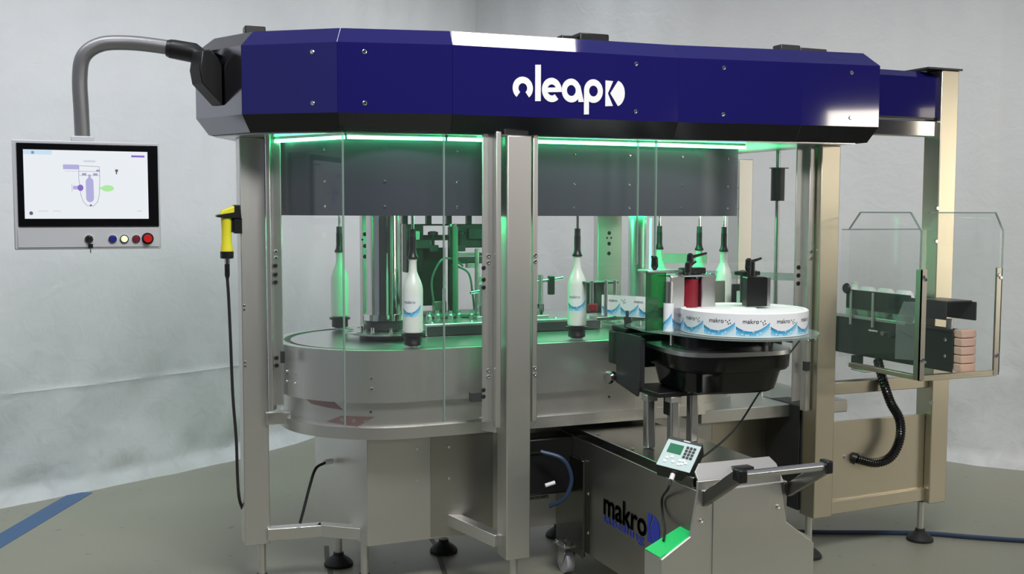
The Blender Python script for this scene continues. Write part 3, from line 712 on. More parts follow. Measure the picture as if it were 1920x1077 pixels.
b = MB(); b.tube(bez([(.50, .03, 1.10), (.49, .0, 1.04), (.47, .0, .99), (.50, -.01, .955), (.535, -.01, .975), (.535, 0, 1.04), (.52, .02, 1.09)], 8), .004, 7); b.build('sensor_cable', 'rubber', PH)
hb(.495, .515, .0, .025, 1.03, 1.13, 'darkgrey', 'sensor_stem')
# label web running from reel to peeling head
def band(name, parent, pts, z0, z1, mat, rep):
    b = MB(); P = bez([(x, y, 0) for x, y in pts], 8); L_ = [0]
    for i in range(1, len(P)): L_.append(L_[-1] + (P[i] - P[i - 1]).length)
    for p in P: b.v += [p + Vector((0, 0, z0)), p + Vector((0, 0, z1))]
    b.f = [(2 * i, 2 * i + 2, 2 * i + 3, 2 * i + 1) for i in range(len(P) - 1)]
    o = b.build(name, mat, parent)
    uvl = o.data.uv_layers.new(name='UVMap')
    for p in o.data.polygons:
        for li in p.loop_indices:
            vi = o.data.loops[li].vertex_index; uvl.data[li].uv = (L_[vi // 2] / rep, float(vi % 2))
    return o, P, L_
WEB = thing('label_web', 'printed label band running between the reel unit and the bottle', 'label web', (.48, 0, 1.1))
LW = .12
def print_on(path, L_, z0, parent, s0, size=.022, count=99, dx=.035, dz=.058, off=.0012, flip=False):
    tot = L_[-1]; k = 0; tb = MB()
    def fn(X, Y):
        i = 0
        while i < len(L_) - 2 and L_[i + 1] < X: i += 1
        f_ = (X - L_[i]) / max(L_[i + 1] - L_[i], 1e-6); p = path[i].lerp(path[i + 1], f_); d = (path[i + 1] - path[i]).normalized(); nr = Vector((d.y, -d.x, 0))
        return p + nr * off + Vector((0, 0, z0 + Y))
    while s0 + k * LW + LW * .9 < tot and k < count:
        add_text(tb, 'makro', lambda X, Y: fn(X, Y), size, s0 + k * LW + dx, dz); 
        for (a, c_) in ((.064, .009), (.071, .004), (.078, .01), (.074, -.003), (.081, .0)):
            r_ = .0022; X = s0 + k * LW + dx + a - .0; q_ = [fn(X + r_ * math.cos(t), dz + c_ + r_ * math.sin(t)) for t in [PI * j / 3 for j in range(6)]]; tb.add(q_, [tuple(range(6))])
        k += 1
    return tb.build('print', 'logo_black', parent, smooth=False)
wo, wp, wl = band('web_band', WEB, [(.43, .098), (.455, .085), (.49, .02), (.535, -.05), (.57, -.12)], 1.105, 1.19, 'label', .085)
wo['label'] = 'white labels with blue swoosh'
print_on(wp, wl, 1.105, wo, .01, .016, 99, .02, .058)

# ------------------------------------------------------------------ label dispensing unit
LU = thing('label_unit', 'label dispensing unit on pillars with black housing and clear round plate', 'labelling unit', (.62, -.35, .64))
LO = (.62, -.35, .64)
def lb_(x0, x1, y0, y1, z0, z1, mat, name, bv=.003, par=None): b = MB(); b.box(x0, x1, y0, y1, z0, z1); return b.build(name, mat, par or LU, bevel=bv)
def super_(cx, cy, hx, hy, e=.62, n=56):
    return [(cx + hx * math.copysign(abs(math.cos(t)) ** e, math.cos(t)), cy + hy * math.copysign(abs(math.sin(t)) ** e, math.sin(t))) for t in [2 * PI * k / n for k in range(n)]]
HC = (.685, -.36)
def rot_(pl, a, c): return [(c[0] + (x - c[0]) * math.cos(a) - (y - c[1]) * math.sin(a), c[1] + (x - c[0]) * math.sin(a) + (y - c[1]) * math.cos(a)) for x, y in pl]
def loft(rings, name, mat, par):
    b = MB(); n = len(rings[0][0])
    for pl, z in rings: b.v += [Vector((x, y, z)) for x, y in pl]
    for i in range(len(rings) - 1):
        for k in range(n): q_ = i * n; k2 = (k + 1) % n; b.f.append((q_ + k, q_ + k2, q_ + n + k2, q_ + n + k))
    b.f.append(tuple(reversed(range(n)))); q_ = (len(rings) - 1) * n; b.f.append(tuple(q_ + k for k in range(n)))
    return b.build(name, mat, par)
sp_ = lambda hx, hy, e=.55: rot_(super_(HC[0], HC[1], hx, hy, e), math.radians(-6), HC)
loft([(sp_(.182, .165), .865), (sp_(.195, .18), .874), (sp_(.208, .20), .935), (sp_(.212, .205), .945), (sp_(.23, .225), .952), (sp_(.236, .232), .962), (sp_(.238, .235), 1.010)], 'housing', 'black_gloss', LU)
loft([(sp_(.239, .236), 1.010), (sp_(.239, .236), 1.026)], 'trim_band', 'satin', LU)
loft([(sp_(.19, .17), 1.022), (sp_(.19, .17), 1.078)], 'hub_block', 'black_gloss', LU)
for ang in (215, 250, 290):
    t = math.radians(ang); bolt(LU, (HC[0] + .235 * math.cos(t) * .97, HC[1] + .232 * math.sin(t), .985), (math.cos(t), math.sin(t), 0), .006)
# round acrylic plate
RC = (.742, -.452); RRd = .235
pl_ = [(RC[0] + .275 * math.cos(t), RC[1] + .275 * math.sin(t)) for t in [math.radians(a) for a in range(-150, 81, 6)]] + [(.62, -.02), (.55, .02), (.435, -.10), (.41, -.28)]
b = MB(); b.prism(pl_, 1.078, 1.086); b.build('round_plate', 'plate_glass', LU)
# side mounting plate with knob
b = MB(); b.prism([(.405, -.08), (.42, -.08), (.42, -.28), (.405, -.28)], .86, 1.05); b.build('mount_plate', 'darkgrey', LU)
b = MB(); b.shape([(.0, 0), (.17, -.03), (.19, .03), (.19, .20), (.0, .20)], (.402, -.10, .86), (0, -1, 0), (0, 0, 1), .008); b.build('slotted_plate', 'darkgrey', LU)
b = MB(); b.tube([(.402, -.06, .875), (.376, -.075, .875)], [.022, .022], 16); b.tube([(.376, -.075, .875), (.366, -.08, .875)], [.026, .020], 16); b.build('clamp_knob', 'chrome', LU)
lb_(.42, .60, -.16, .02, .92, 1.055, 'green_dark', 'arm_block', .008)
lb_(.425, .62, -.12, .0, 1.055, 1.075, 'black', 'web_table', .004)
bolt(LU, (.40, -.19, .96), (-1, 0, 0), .010); bolt(LU, (.41, -.26, .88), (-1, 0, 0), .009); bolt(LU, (.88, -.28, .985), (0, -1, 0), .01)
b = MB(); b.tube([(.90, -.36, .99), (.93, -.385, .985)], [.014, .014], 12); b.build('side_knob', 'chrome', LU)
lb_(.90, 1.0, -.35, -.25, .93, 1.05, 'green_dark', 'side_bracket', .01)
# pillars
for x, y, z1 in ((.425, -.31, .855), (.475, -.40, .86), (.63, -.285, .865)):
    b = MB(); b.beam((x, y, .64), (x, y, z1), .036, .036, (0, 1, 0)); o_ = b.build('pillar', 'satin', LU, bevel=.006)
    b = MB(); b.box(x - .023, x + .023, y - .023, y + .023, z1 - .035, z1 - .012); b.build('pillar_clamp', 'steel', o_, bevel=.002)
lb_(.40, .70, -.42, -.20, .848, .866, 'black', 'carrier_plate')
lb_(.455, .497, -.405, -.36, .775, .85, 'black', 'adjuster_block'); lb_(.463, .49, -.4065, -.4055, .825, .84, 'white_paint', 'sticker', 0)
b = MB(); b.beam((.60, -.20, .85), (.53, -.30, .66), .03, .03); b.build('gas_strut', 'black', LU)
# uprights with locking levers on top of the plate
def lever(x, y, z, ang, L=.055, par=LU):
    b = MB(); b.lathe(x, y, [(.006, z), (.010, z + .005), (.014, z + .012), (.012, z + .045), (.006, z + .052)], 14)
    b.tube([(x, y, z + .035), (x + L * math.cos(ang), y + L * math.sin(ang), z + .052)], [.007, .004], 10); b.build('locking_lever', 'black', par)
cw = math.atan2(-.383, .924)
b = MB(); b.box(.40, .482, -.325, -.315, 1.086, 1.31); b.build('guide_shield', 'smoke_green', LU)
lb_(.40, .55, -.33, -.25, 1.302, 1.312, 'satin', 'shield_cap')
lever(.452, -.29, 1.312, cw + PI, .012)
b = MB(); b.cyl((.482, -.345, 1.086), (.482, -.345, 1.27), .016, 20); b.build('guide_roller', 'satin', LU)
b, n_, u0, u1 = label_patch(.482, -.345, 1.086, 1.19, .020, 0, 2 * PI, 20, 0, 1.3); o_ = b.build('web_wrap', 'label', LU); set_uv(o_, n_, u0, u1)
lb_(.488, .546, -.352, -.342, 1.03, 1.288, 'satin', 'upright_plate')
lb_(.492, .69, -.34, -.24, 1.285, 1.292, 'satin', 'bridge_plate')
b = MB(); b.cyl((.592, -.30, 1.086), (.592, -.30, 1.275), .040, 28); b.build('drive_roller', 'dred', LU)
b = MB(); b.cyl((.592, -.30, 1.275), (.592, -.30, 1.286), .03, 20); b.build('roller_cap', 'black', LU)
lb_(.632, .695, -.335, -.25, 1.086, 1.29, 'satin', 'motor_box', .004)
lb_(.565, .66, -.32, -.27, 1.293, 1.318, 'black', 'gear_box', .004)
lever(.555, -.36, 1.293, cw, .03); lever(.65, -.22, 1.318, cw, .065)
for x, y in ((.53, -.345), (.545, -.30), (.68, -.33), (.695, -.28), (.63, -.345)): bolt(LU, (x, y, 1.293), (0, 0, 1), .008)
for x in (.735, .765): b = MB(); b.cyl((x, -.15, 1.086), (x, -.15, 1.28), .012, 14); b.build('guide_rod', 'satin', LU)
# second brake block in front on the reel
b = MB(); b.shape([(0, 0), (.075, 0), (.078, .002), (.078, .106), (.075, .11), (.003, .11), (0, .106)], (.763, -.44, 1.176), (.96, -.28, 0), (0, 0, 1), -.055); b.build('brake_block', 'black', LU)
b = MB(); b.shape([(0, 0), (.012, 0), (.012, .108), (0, .108)], (.839, -.462, 1.176), (.96, -.28, 0), (0, 0, 1), -.05); b.build('brake_cover', 'satin', LU)
b = MB(); b.cyl((.895, -.26, 1.17), (.895, -.26, 1.30), .033, 24); b.build('rear_core', 'darkgrey', LU)
b = MB(); b.cyl((.905, -.24, 1.10), (.905, -.24, 1.215), .042, 24); b.build('paper_core', 'paper', LU)
lever(.845, -.33, 1.30, cw, .05); b = MB(); b.cyl((.785, -.42, 1.286), (.785, -.42, 1.325), .006, 10); b.cyl((.83, -.38, 1.28), (.83, -.38, 1.34), .008, 10); b.build('spindle_pin', 'black', LU)
lb_(.80, .88, -.36, -.30, 1.286, 1.302, 'black', 'lever_base')
# the reel itself
RL = thing('label_reel', 'big white reel of printed labels lying on the clear round plate', 'label reel', (RC[0], RC[1], 1.087))
b = MB(); b.lathe(RC[0], RC[1], [(RRd - .001, 1.087), (RRd - .001, 1.170), (RRd - .004, 1.173), (RRd - .020, 1.173), (RRd - .022, 1.168), (.05, 1.168), (.045, 1.173), (.02, 1.173)], 96); b.build('roll', 'paper', RL)
circ = [Vector((RC[0] + RRd * math.cos(t), RC[1] + RRd * math.sin(t), 0)) for t in [math.radians(-222 + 3 * k) for k in range(121)]]
Lc = [0]
for i in range(1, len(circ)): Lc.append(Lc[-1] + (circ[i] - circ[i - 1]).length)
LW = Lc[-1] / 12
b = MB()
for p in circ: b.v += [p + Vector((0, 0, 1.0875)), p + Vector((0, 0, 1.170))]
b.f = [(2 * i, 2 * i + 2, 2 * i + 3, 2 * i + 1) for i in range(len(circ) - 1)]
ro = b.build('outer_labels', 'label', RL); ro['label'] = 'white labels with blue swoosh and small black print'
uvl = ro.data.uv_layers.new(name='UVMap')
for p in ro.data.polygons:
    for li in p.loop_indices: vi = ro.data.loops[li].vertex_index; uvl.data[li].uv = (Lc[vi // 2] / LW, float(vi % 2))
print_on(circ, Lc, 1.0875, ro, 0, .022, 12, .026, .050)
# loose web from reel to rollers, at the left
wo2, wp2, wl2 = band('web_loop', WEB, [(.516, -.395), (.555, -.43), (.60, -.47), (.64, -.53)], 1.088, 1.172, 'label', .075)
print_on(wp2, wl2, 1.088, wo2, .005, .014, 99, .02, .055)

# ------------------------------------------------------------------ cart
CA = thing('label_cart', 'dark steel wheeled cart with push handle carrying the label unit', 'cart', (.5, -.3, 0))
CO = (.5, -.3, 0)
b = MB(); b.box(.335, .70, -.76, .28, .60, .638); b.build('top_panel', 'steel_dark', CA, bevel=.004)
b = MB(); b.box(.335, .70, -.79, .16, .14, .60); b.build('body', 'steel_mid', CA, bevel=.003)
b = MB(); b.shape([(0, .0), (.025, 0), (.025, .40), (0, .40)], (.318, .045, .12), (0, -1, 0), (0, 0, 1), .004); b.box(.318, .335, .04, .29, .12, .52); b.build('rear_side_panel', 'steel_dark', CA, bevel=.002)
# front plate with splayed foot
b = MB(); fp = [(.30, .16), (.30, .455), (.325, .585), (.325, .612), (.72, .64), (.72, .60)]
b.shape([(.195, .10), (.195, .385), (.305, .45), (.33, .60), (.33, .635), (.665, .635), (.665, .60), (.69, .46), (.81, .37), (.81, .10)], (0, -.79, 0), (1, 0, 0), (0, 0, 1), .012)
b.build('front_plate', 'steel', CA, bevel=.002)
b = MB(); b.shape([(.3895, .10), (.6205, .10), (.6205, .60), (.3895, .60)], (0, -.803, 0), (1, 0, 0), (0, 0, 1), .003); b.build('front_door', 'steel', CA, bevel=.001)
for x, z in ((.345, .50), (.655, .515)): bolt(CA, (x, -.803, z), (0, -1, 0), .009)
# splayed boxes left and right
for sgn, xa, xb, lab in ((-1, .335, .195, 'green'), (1, .69, .81, '')):
    za, zb = (.45, .387)
    b = MB(); y0, y1 = -.79, -.69
    b.add([(xa, y0, .1), (xb, y0, .1), (xb, y0, zb), (xa, y0, za), (xa, y1, .1), (xb, y1, .1), (xb, y1, zb), (xa, y1, za)], [(0, 1, 2, 3), (7, 6, 5, 4), (4, 5, 1, 0), (5, 6, 2, 1), (3, 2, 6, 7), (4, 0, 3, 7)])
    b.build('outrigger', 'steel', CA)
b = MB(); e = .0015; b.add([(.333, -.79, .4505), (.195, -.79, .3885), (.195, -.69, .3885), (.333, -.69, .4505), (.333, -.79, .4525), (.195, -.79, .3905), (.195, -.69, .3905), (.333, -.69, .4525)], [(3, 2, 1, 0), (4, 5, 6, 7), (0, 1, 5, 4), (1, 2, 6, 5), (2, 3, 7, 6), (3, 0, 4, 7)])
b.build('green_cover', 'green_ledge', CA)['label'] = 'bright green top of the left outrigger'
# tilted plate with cut-out behind the handle
b = MB(); b.shape([(.0, .0), (.33, .0), (.325, .07), (.305, .098), (.02, .098), (-.004, .07)], (.345, -.80, .597), (1, 0, 0), (0, .55, .83), .006); b.build('control_plate', 'steel', CA, bevel=.001)
b = MB(); b.box(.485, .555, -.80, -.76, .615, .665); b.build('latch_block', 'black', CA, bevel=.003)
hd = MB(); hd.beam((.36, -.79, .565), (.36, -1.0, .70), .024, .042); h1 = hd.build('handle', 'steel_dark', CA, bevel=.003)
hd = MB(); hd.beam((.70, -.79, .565), (.70, -1.0, .70), .024, .042); hd.build('handle_arm', 'steel_dark', h1, bevel=.003)
hd = MB(); hd.cyl((.372, -.99, .697), (.69, -.99, .697), .014, 20); hd.build('handle_bar', 'satin', h1)
hd = MB(); hd.box(.348, .378, -1.015, -.97, .675, .718); hd.build('handle_end', 'black', h1, bevel=.005)
hd = MB(); hd.box(.688, .712, -1.015, -.97, .675, .718); hd.build('handle_end', 'black', h1, bevel=.005)
# logo on the left side of the cart
sx_ = .334
tb = MB(); Wt = text_width('makro'); sc = .34 / Wt
add_text(tb, 'makro', lambda X, Y: Vector((sx_ - .001, -.115 - X, .345 + Y)), sc, bold=.003); t1 = tb.build('logo_word', 'logo_black', CA, smooth=False); t1['label'] = 'black word makro'
tb = MB(); Wt = text_width('labelling'); sc2 = .33 / Wt
add_text(tb, 'labelling', lambda X, Y: Vector((sx_ - .001, -.118 - X * 1.25, .315 + Y * .62)), sc2 * .78); t2 = tb.build('logo_word', 'logo_blue', CA, smooth=False); t2['label'] = 'blue word labelling'
tb = MB(); tb.shape([(0, 0), (.035, 0), (.012, .052), (.035, .105), (0, .105)], (sx_, -.466, .335), (0, -1, 0), (0, 0, 1), .001)
tb.shape([(.022, .052), (.046, .105), (.075, .09), (.088, .053), (.075, .015), (.046, 0)], (sx_, -.466, .335), (0, -1, 0), (0, 0, 1), .001)
tb.build('logo_emblem', 'logo_blue', CA, smooth=False)['label'] = 'blue split K emblem'
for y, z in ((.03, .47), (.03, .16), (-.02, .40), (-.02, .24)): bolt(CA, (.318, y, z), (-1, 0, 0), .006)
for y in (-.02, -.30, -.62): bolt(CA, (.36, y, .638), (0, 0, 1), .007)
# castors
def castor(x, y):
    b = MB(); b.box(x - .045, x + .045, y - .05, y + .05, .125, .132); o_ = b.build('castor', 'steel', CA)
    b = MB(); b.add([(x - .03, y - .035, .125), (x - .03, y + .035, .125), (x - .028, y + .03, .045), (x - .028, y + .01, .045), (x - .024, y - .035, .125), (x - .024, y + .035, .125), (x - .022, y + .03, .045), (x - .022, y + .01, .045)], [(0, 1, 2, 3), (7, 6, 5, 4), (0, 3, 7, 4), (1, 5, 6, 2), (3, 2, 6, 7), (0, 4, 5, 1)])
    b.add([(x + .03, y - .035, .125), (x + .03, y + .035, .125), (x + .028, y + .03, .045), (x + .028, y + .01, .045), (x + .024, y - .035, .125), (x + .024, y + .035, .125), (x + .022, y + .03, .045), (x + .022, y + .01, .045)], [(3, 2, 1, 0), (4, 5, 6, 7), (4, 7, 3, 0), (2, 6, 5, 1), (7, 6, 2, 3), (1, 5, 4, 0)])
    b.build('fork', 'chrome', o_)
    b = MB(); b.cyl((x - .018, y + .02, .05), (x + .018, y + .02, .05), .05, 24); b.build('wheel', 'panel_grey', o_)
    for dx, dy in ((-.035, -.04), (.035, -.04), (-.035, .04)): bolt(o_, (x + dx, y + dy, .132), (0, 0, 1), .008, h=.012)
for x, y in ((.335, .20), (.68, .10), (.30, -.70), (.70, -.70)): castor(x, y)

# hand terminal resting on the cart edge
TM = thing('control_terminal', 'black hand terminal with pale keypad and green display on the cart edge', 'terminal', (.40, -.62, .64))
rv = Vector((R_ * .56 - U_ * .11 - F_ * .275)).normalized(); nv0 = (R_ * .34 + U_ * .48 + F_ * .5); uv_ = (nv0 - nv0.dot(rv) * rv).normalized(); nn = rv.cross(uv_)
TC = Vector((.345, -.66, .695)); TW, TH_, TD = .124, .140, .056
def tp(a, c, d=0): return TC + rv * a + uv_ * c + nn * d
def tbox(b, x0, x1, y0, y1, d0, d1):
    b.add([tp(x, y, d) for d in (d0, d1) for x, y in ((x0, y0), (x1, y0), (x1, y1), (x0, y1))], [(3, 2, 1, 0), (4, 5, 6, 7), (0, 1, 5, 4), (1, 2, 6, 5), (2, 3, 7, 6), (3, 0, 4, 7)]); return b
o_ = tbox(MB(), -TW / 2, TW / 2, -TH_ / 2, TH_ / 2, -TD, 0).build('terminal_case', 'black', TM, bevel=.004)
tbox(MB(), -TW / 2 + .002, TW / 2 - .002, -TH_ / 2 + .002, TH_ / 2 - .016, 0, .002).build('keypad_face', 'keypad', TM)
tbox(MB(), -TW / 2 + .002, TW / 2 - .002, TH_ / 2 - .016, TH_ / 2 - .002, 0, .002).build('header_strip', 'darkgrey', TM)
tbox(MB(), -.006, .018, TH_ / 2 - .011, TH_ / 2 - .007, .002, .003).build('header_mark', 'white_paint', TM)
tbox(MB(), -.046, .004, -.004, .038, .002, .0035).build('display', 'lcd', TM)
for r_ in range(4):
    for c_ in range(3):
        x = .018 + c_ * .0125; y = .034 - r_ * .0145; tbox(MB(), x - .0045, x + .0045, y - .005, y + .005, .002, .0045).build('key', 'darkgrey', TM)
for x, y in ((-.035, -.028), (-.02, -.020), (-.01, -.040), (-.038, -.045), (.012, -.028), (.024, -.026), (.034, -.034), (.022, -.042), (.012, -.046)):
    tbox(MB(), x - .005, x + .005, y - .0045, y + .0045, .002, .0045).build('key', 'white_paint', TM)
# stem down to cart
b = MB(); b.tube([tp(.02, -.02, -TD), Vector((.37, -.64, .638))], .012, 10); b.build('mount_stem', 'black', TM)
b = MB(); pA = tp(-.0, -TH_ / 2, -.025); pB = pA - uv_ * .02 + Vector((0, 0, -.006)); b.tube([pA, pB], .009, 12); b.build('cable_gland', 'white_paint', TM)
b = MB(); b.tube(bez([pB, pB + Vector((-.012, .0, -.03)), (.325, -.58, .52), (.318, -.60, .46), (.29, -.66, .438), (.25, -.72, .42)], 8), .0045, 8); tag(b.build('terminal_cable', 'rubber'), 'black cable hanging from the hand terminal down to the green ledge', 'cable')
b = MB(); b.tube(bez([tp(.05, .03, -.03), (.52, -.56, .66), (.72, -.45, .72), (.95, -.28, .82), (1.20, -.12, .93), (1.33, -.05, 1.0)], 10), .004, 8); tag(b.build('sensor_cable', 'rubber'), 'black cable rising from the hand terminal to the right post', 'cable')

# ------------------------------------------------------------------ infeed table behind the right post
IT = thing('infeed_table', 'low flat steel table with dark top behind the right post', 'table', (1.4, .45, 0))
b = MB(); b.box(.93, 1.72, .12, .86, .61, .668); b.build('table_top', 'steel_h', IT, bevel=.004)
b = MB(); b.box(1.02, 1.40, .30, .33, .22, .60); b.build('cabinet_panel', 'warm_steel', IT)
for x, y in ((1.05, .75), (1.35, .75)): 
    b = MB(); b.cyl((x, y, .0), (x, y, .61), .02, 12); b.build('leg', 'steel', IT)
# rod with grey cylinder
SR = thing('sensor_rod', 'thin upright rod with dark grey cylinder under the hood at the right', 'rod', (1.616, .54, 1.0))
b = MB(); b.cyl((1.616, .54, .0), (1.616, .54, 1.868), .011, 14); b.build('rod', 'satin', SR)
b = MB(); b.lathe(1.616, .54, [(.033, 1.585), (.033, 1.742)], 28); b.build('cylinder', 'darkgrey', SR)
b = MB(); b.box(1.58, 1.665, .52, .56, 1.742, 1.746); b.build('cylinder_cap', 'black', SR)
# white perforated star rails and translucent frame behind the reel
TR = thing('bottle_guide', 'translucent curved bottle guide rail behind the reel, lit green', 'guide rail', (1.3, .4, 1.2))
b = MB(); b.beam((.98, .52, 1.245), (1.60, .30, 1.225), .008, .035); b.build('guide_strip', 'plate_glass', TR)
b = MB(); b.beam((1.22, .95, 1.295), (1.45, .90, 1.285), .01, .05); b.build('guide_strip', 'bottle', TR)
for x, y in ((1.02, .50), (1.42, .365), (1.58, .31)): b = MB(); b.cyl((x, y, .998 if x < 1.2 else .668), (x, y, 1.23), .008, 10); b.build('stand_rod', 'satin', TR)

b = MB(); b.box(1.03, 1.20, .355, .362, 1.0, 1.215); b.build('guard_plate', 'satin', TR, bevel=.002)
b = MB(); b.box(1.22, 1.31, .33, .337, 1.0, 1.20); b.build('guard_plate', 'darkgrey', TR, bevel=.002)
# ------------------------------------------------------------------ outfeed conveyor
CV = thing('outfeed_conveyor', 'dark slat conveyor running out to the right under clear guards', 'conveyor', (1.9, .3, .77))
def cb(x0, x1, y0, y1, z0, z1, mat, name, bv=.003): b = MB(); b.box(x0, x1, y0, y1, z0, z1); return b.build(name, mat, CV, bevel=bv)
cb(1.850, 1.858, -.37, 1.3, .855, 1.03, 'green_dark', 'side_plate'); cb(1.942, 1.950, -.37, 1.3, .855, 1.03, 'green_dark', 'side_plate')
cb(1.858, 1.942, -.36, 1.3, .90, 1.01, 'black', 'inner_bed')
cb(1.843, 1.850, -.10, 1.3, 1.028, 1.045, 'satin', 'edge_rail'); cb(1.842, 1.85, -.375, -.10, 1.028, 1.04, 'darkgrey', 'edge_rail')
for k in range(5):
    z = .860 + k * .036; cb(1.860, 1.940, -.412, -.366, z + .001, z + .0345, 'copper', 'chain_slat', .004)
for k in range(22):
    y = -.36 + k * .037; cb(1.862, 1.938, y, y + .035, 1.012, 1.020, 'copper' if k < 2 else 'darkgrey', 'chain_slat', 0)
b = MB(); b.cyl((1.835, .12, .985), (1.85, .12, .985), .006, 8); b.cyl((1.835, .12, .985), (1.835, .06, .985), .005, 8); b.build('drive_handle', 'chrome', CV)
b = MB(); b.tube([(1.85, .03, .98), (1.83, .03, .98)], .012, 12); b.build('clamp_knob', 'chrome', CV); b = MB(); b.tube([(1.85, -.02, .98), (1.825, -.02, .98)], .016, 12); b.build('clamp_knob', 'darkgrey', CV)
for y, z in ((-.33, .99), (-.33, .92), (-.22, .88)): bolt(CV, (1.85, y, z), (-1, 0, 0), .008)
# side guides of the conveyor
cb(1.838, 1.846, -.13, .29, 1.075, 1.165, 'green_dark', 'side_guide'); cb(1.838, 1.846, -.34, -.13, 1.075, 1.155, 'darkgrey', 'side_guide')
cb(1.985, 1.991, -.36, .3, 1.07, 1.15, 'darkgrey', 'side_guide'); cb(1.846, 1.985, -.34, -.16, 1.148, 1.155, 'black', 'guide_cover')
b = MB(); b.cyl((1.90, -.30, 1.03), (1.90, -.30, 1.075), .014, 12); b.build('guide_post', 'satin', CV)
for y in (.25, .10): b = MB(); b.cyl((1.835, y, 1.0), (1.835, y, 1.16), .007, 10); b.build('guide_post', 'steel', CV)
b = MB(); b.lathe(0, 0, [(.001, 0), (.022, 0), (.026, .006), (.022, .014), (.001, .014)], 20)
kb_ = MB(); kb_.v = [Vector((1.83 - v.z, .27 + v.x, 1.17 + v.y)) for v in b.v]; kb_.f = b.f; kb_.build('guide_knob', 'black', CV)
cb(1.80, 1.84, .16, .20, .80, .86, 'green_dark', 'support_leg'); cb(1.80, 1.84, .10, .20, .79, .80, 'steel', 'support_leg')
cb(1.87, 1.93, .60, .66, .0, .86, 'steel', 'floor_leg')
# bottles lying in the conveyor lane, only tops show
for k, (y, lb) in enumerate(((.30, 'white bottle at the conveyor entry beside the round knob'), (.20, 'rounded white bottle lying first behind the dark side guide'), (.08, 'white bottle lying in the middle behind the dark side guide'), (-.04, 'white bottle lying last behind the dark side guide'))):
    t = thing('bottle', lb, 'bottle', (1.895, y, 1.02), 'bottles in the outfeed lane')
    b = MB(); prof = bottle_profile(0); r_ = MB(); r_.lathe(0, 0, prof, 24)
    sc_ = 1.0; b.v = [Vector((1.898 + v.x, y + .12 - v.z, 1.0605 + v.y)) if k else Vector((1.898 + v.x, y + v.y, 1.021 + v.z * .6)) for v in r_.v]; b.f = r_.f
    if k: b.v = [Vector((1.898 + (p.x - 1.898), y + (p.y - y) * .40, 1.022 + (p.z - 1.021) * 2.0)) for p in b.v]
    b.build('bottle_body', 'bottle', t)
# clear guard box
GB = thing('conveyor_guard', 'clear acrylic guard box with cut corners around the conveyor exit', 'guard', (1.8, -.22, .84))
gl = MB(); gl.shape([(0, 0), (.40, 0), (.445, .62) if False else (.43, .0), (.43, .60), (.385, .675), (0, .675)], (1.59, -.455, .855), (1, 0, 0), (0, 0, 1), .005); gl.build('front_pane', 'glass', GB, smooth=False)
def edge(pts, name='pane_edge', r=.0028):
    for a, c in zip(pts[:-1], pts[1:]):
        b = MB(); b.beam(a, c, r * 2, r * 2, (0, 1, 0) if abs(Vector(c).z - Vector(a).z) > .01 else (0, 0, 1)); b.build(name, 'glass_edge', GB, smooth=False)
edge([(1.62, -.457, 1.53), (1.975, -.457, 1.53), (2.02, -.457, 1.455), (2.02, -.457, .86)])
gl = MB(); gl.shape([(0, 0), (.43, 0), (.43, .60), (.36, .675), (.06, .675), (0, .60)], (1.588, -.452, .855), (0, 1, 0), (0, 0, 1), .005); gl.build('side_pane', 'glass', GB, smooth=False)
edge([(1.586, -.452, 1.455), (1.586, -.39, 1.53), (1.586, -.09, 1.53), (1.586, -.02, 1.455)])
edge([(1.586, -.452, 1.455), (1.586, -.452, 1.30)])
gl = MB(); gl.shape([(0, 0), (.43, 0), (.43, .60), (.36, .675), (.06, .675), (0, .60)], (2.02, -.452, .855), (0, 1, 0), (0, 0, 1), .005); gl.build('side_pane', 'glass', GB, smooth=False)
gl = MB(); gl.shape([(0, 0), (.48, 0), (.48, .56), (0, .56)], (1.53, -.035, .90), (1, 0, 0), (0, 0, 1), .004); gl.build('rear_pane', 'glass', GB, smooth=False)
edge([(1.535, -.04, 1.455), (2.05, -.04, 1.455)])
for x0 in (1.585, 1.99):
    b = MB(); b.box(x0, x0 + .028, -.462, -.456, .85, 1.30); b.box(x0 if x0 < 1.7 else x0 + .024, (x0 if x0 < 1.7 else x0 + .024) + .004, -.462, -.43, .85, 1.30); o_ = b.build('upright', 'steel_mid', GB)
    for z in (.93, 1.27): bolt(o_, (x0 + .01, -.462, z), (0, -1, 0), .008); 
    for z in (.935, 1.26): bolt(o_, (x0 + .02, -.462, z), (0, -1, 0), .008)
b = MB(); b.box(1.60, 2.01, -.46, -.43, .845, .868); b.build('bottom_rail', 'warm_steel', GB, bevel=.002)
b = MB(); b.box(1.60, 1.63, -.43, -.02, .845, .865); b.build('bottom_rail', 'warm_steel', GB, bevel=.002)
b = MB(); b.shape([(0, 0), (.10, 0), (.10, .25), (.03, .25), (0, .17)], (1.70, -.20, .90), (.5, -.87, 0), (0, 0, 1), .004); b.build('inner_flap', 'plate_glass', GB, smooth=False)
# corrugated hose below the conveyor
HS = thing('corrugated_hose', 'thick black ribbed hose looping from conveyor to the beige panel', 'hose', (1.80, -.05, .43))
path = bez([(1.80, .02, .86), (1.775, -.05, .77), (1.80, -.07, .68), (1.845, -.08, .60), (1.848, -.08, .51), (1.80, -.08, .435), (1.73, -.06, .41), (1.66, -.02, .425)], 16)
b = MB(); b.tube(path, [.019 + .003 * (i % 2) for i in range(len(path))], 14); b.build('hose_body', 'black_gloss', HS)
b = MB(); b.tube([(1.66, -.02, .425), (1.645, -.006, .432)], [.028, .024], 16); b.build('hose_fitting', 'black', HS)
bolt(FR, (1.602, -.013, .435), (0, -1, 0), .010)

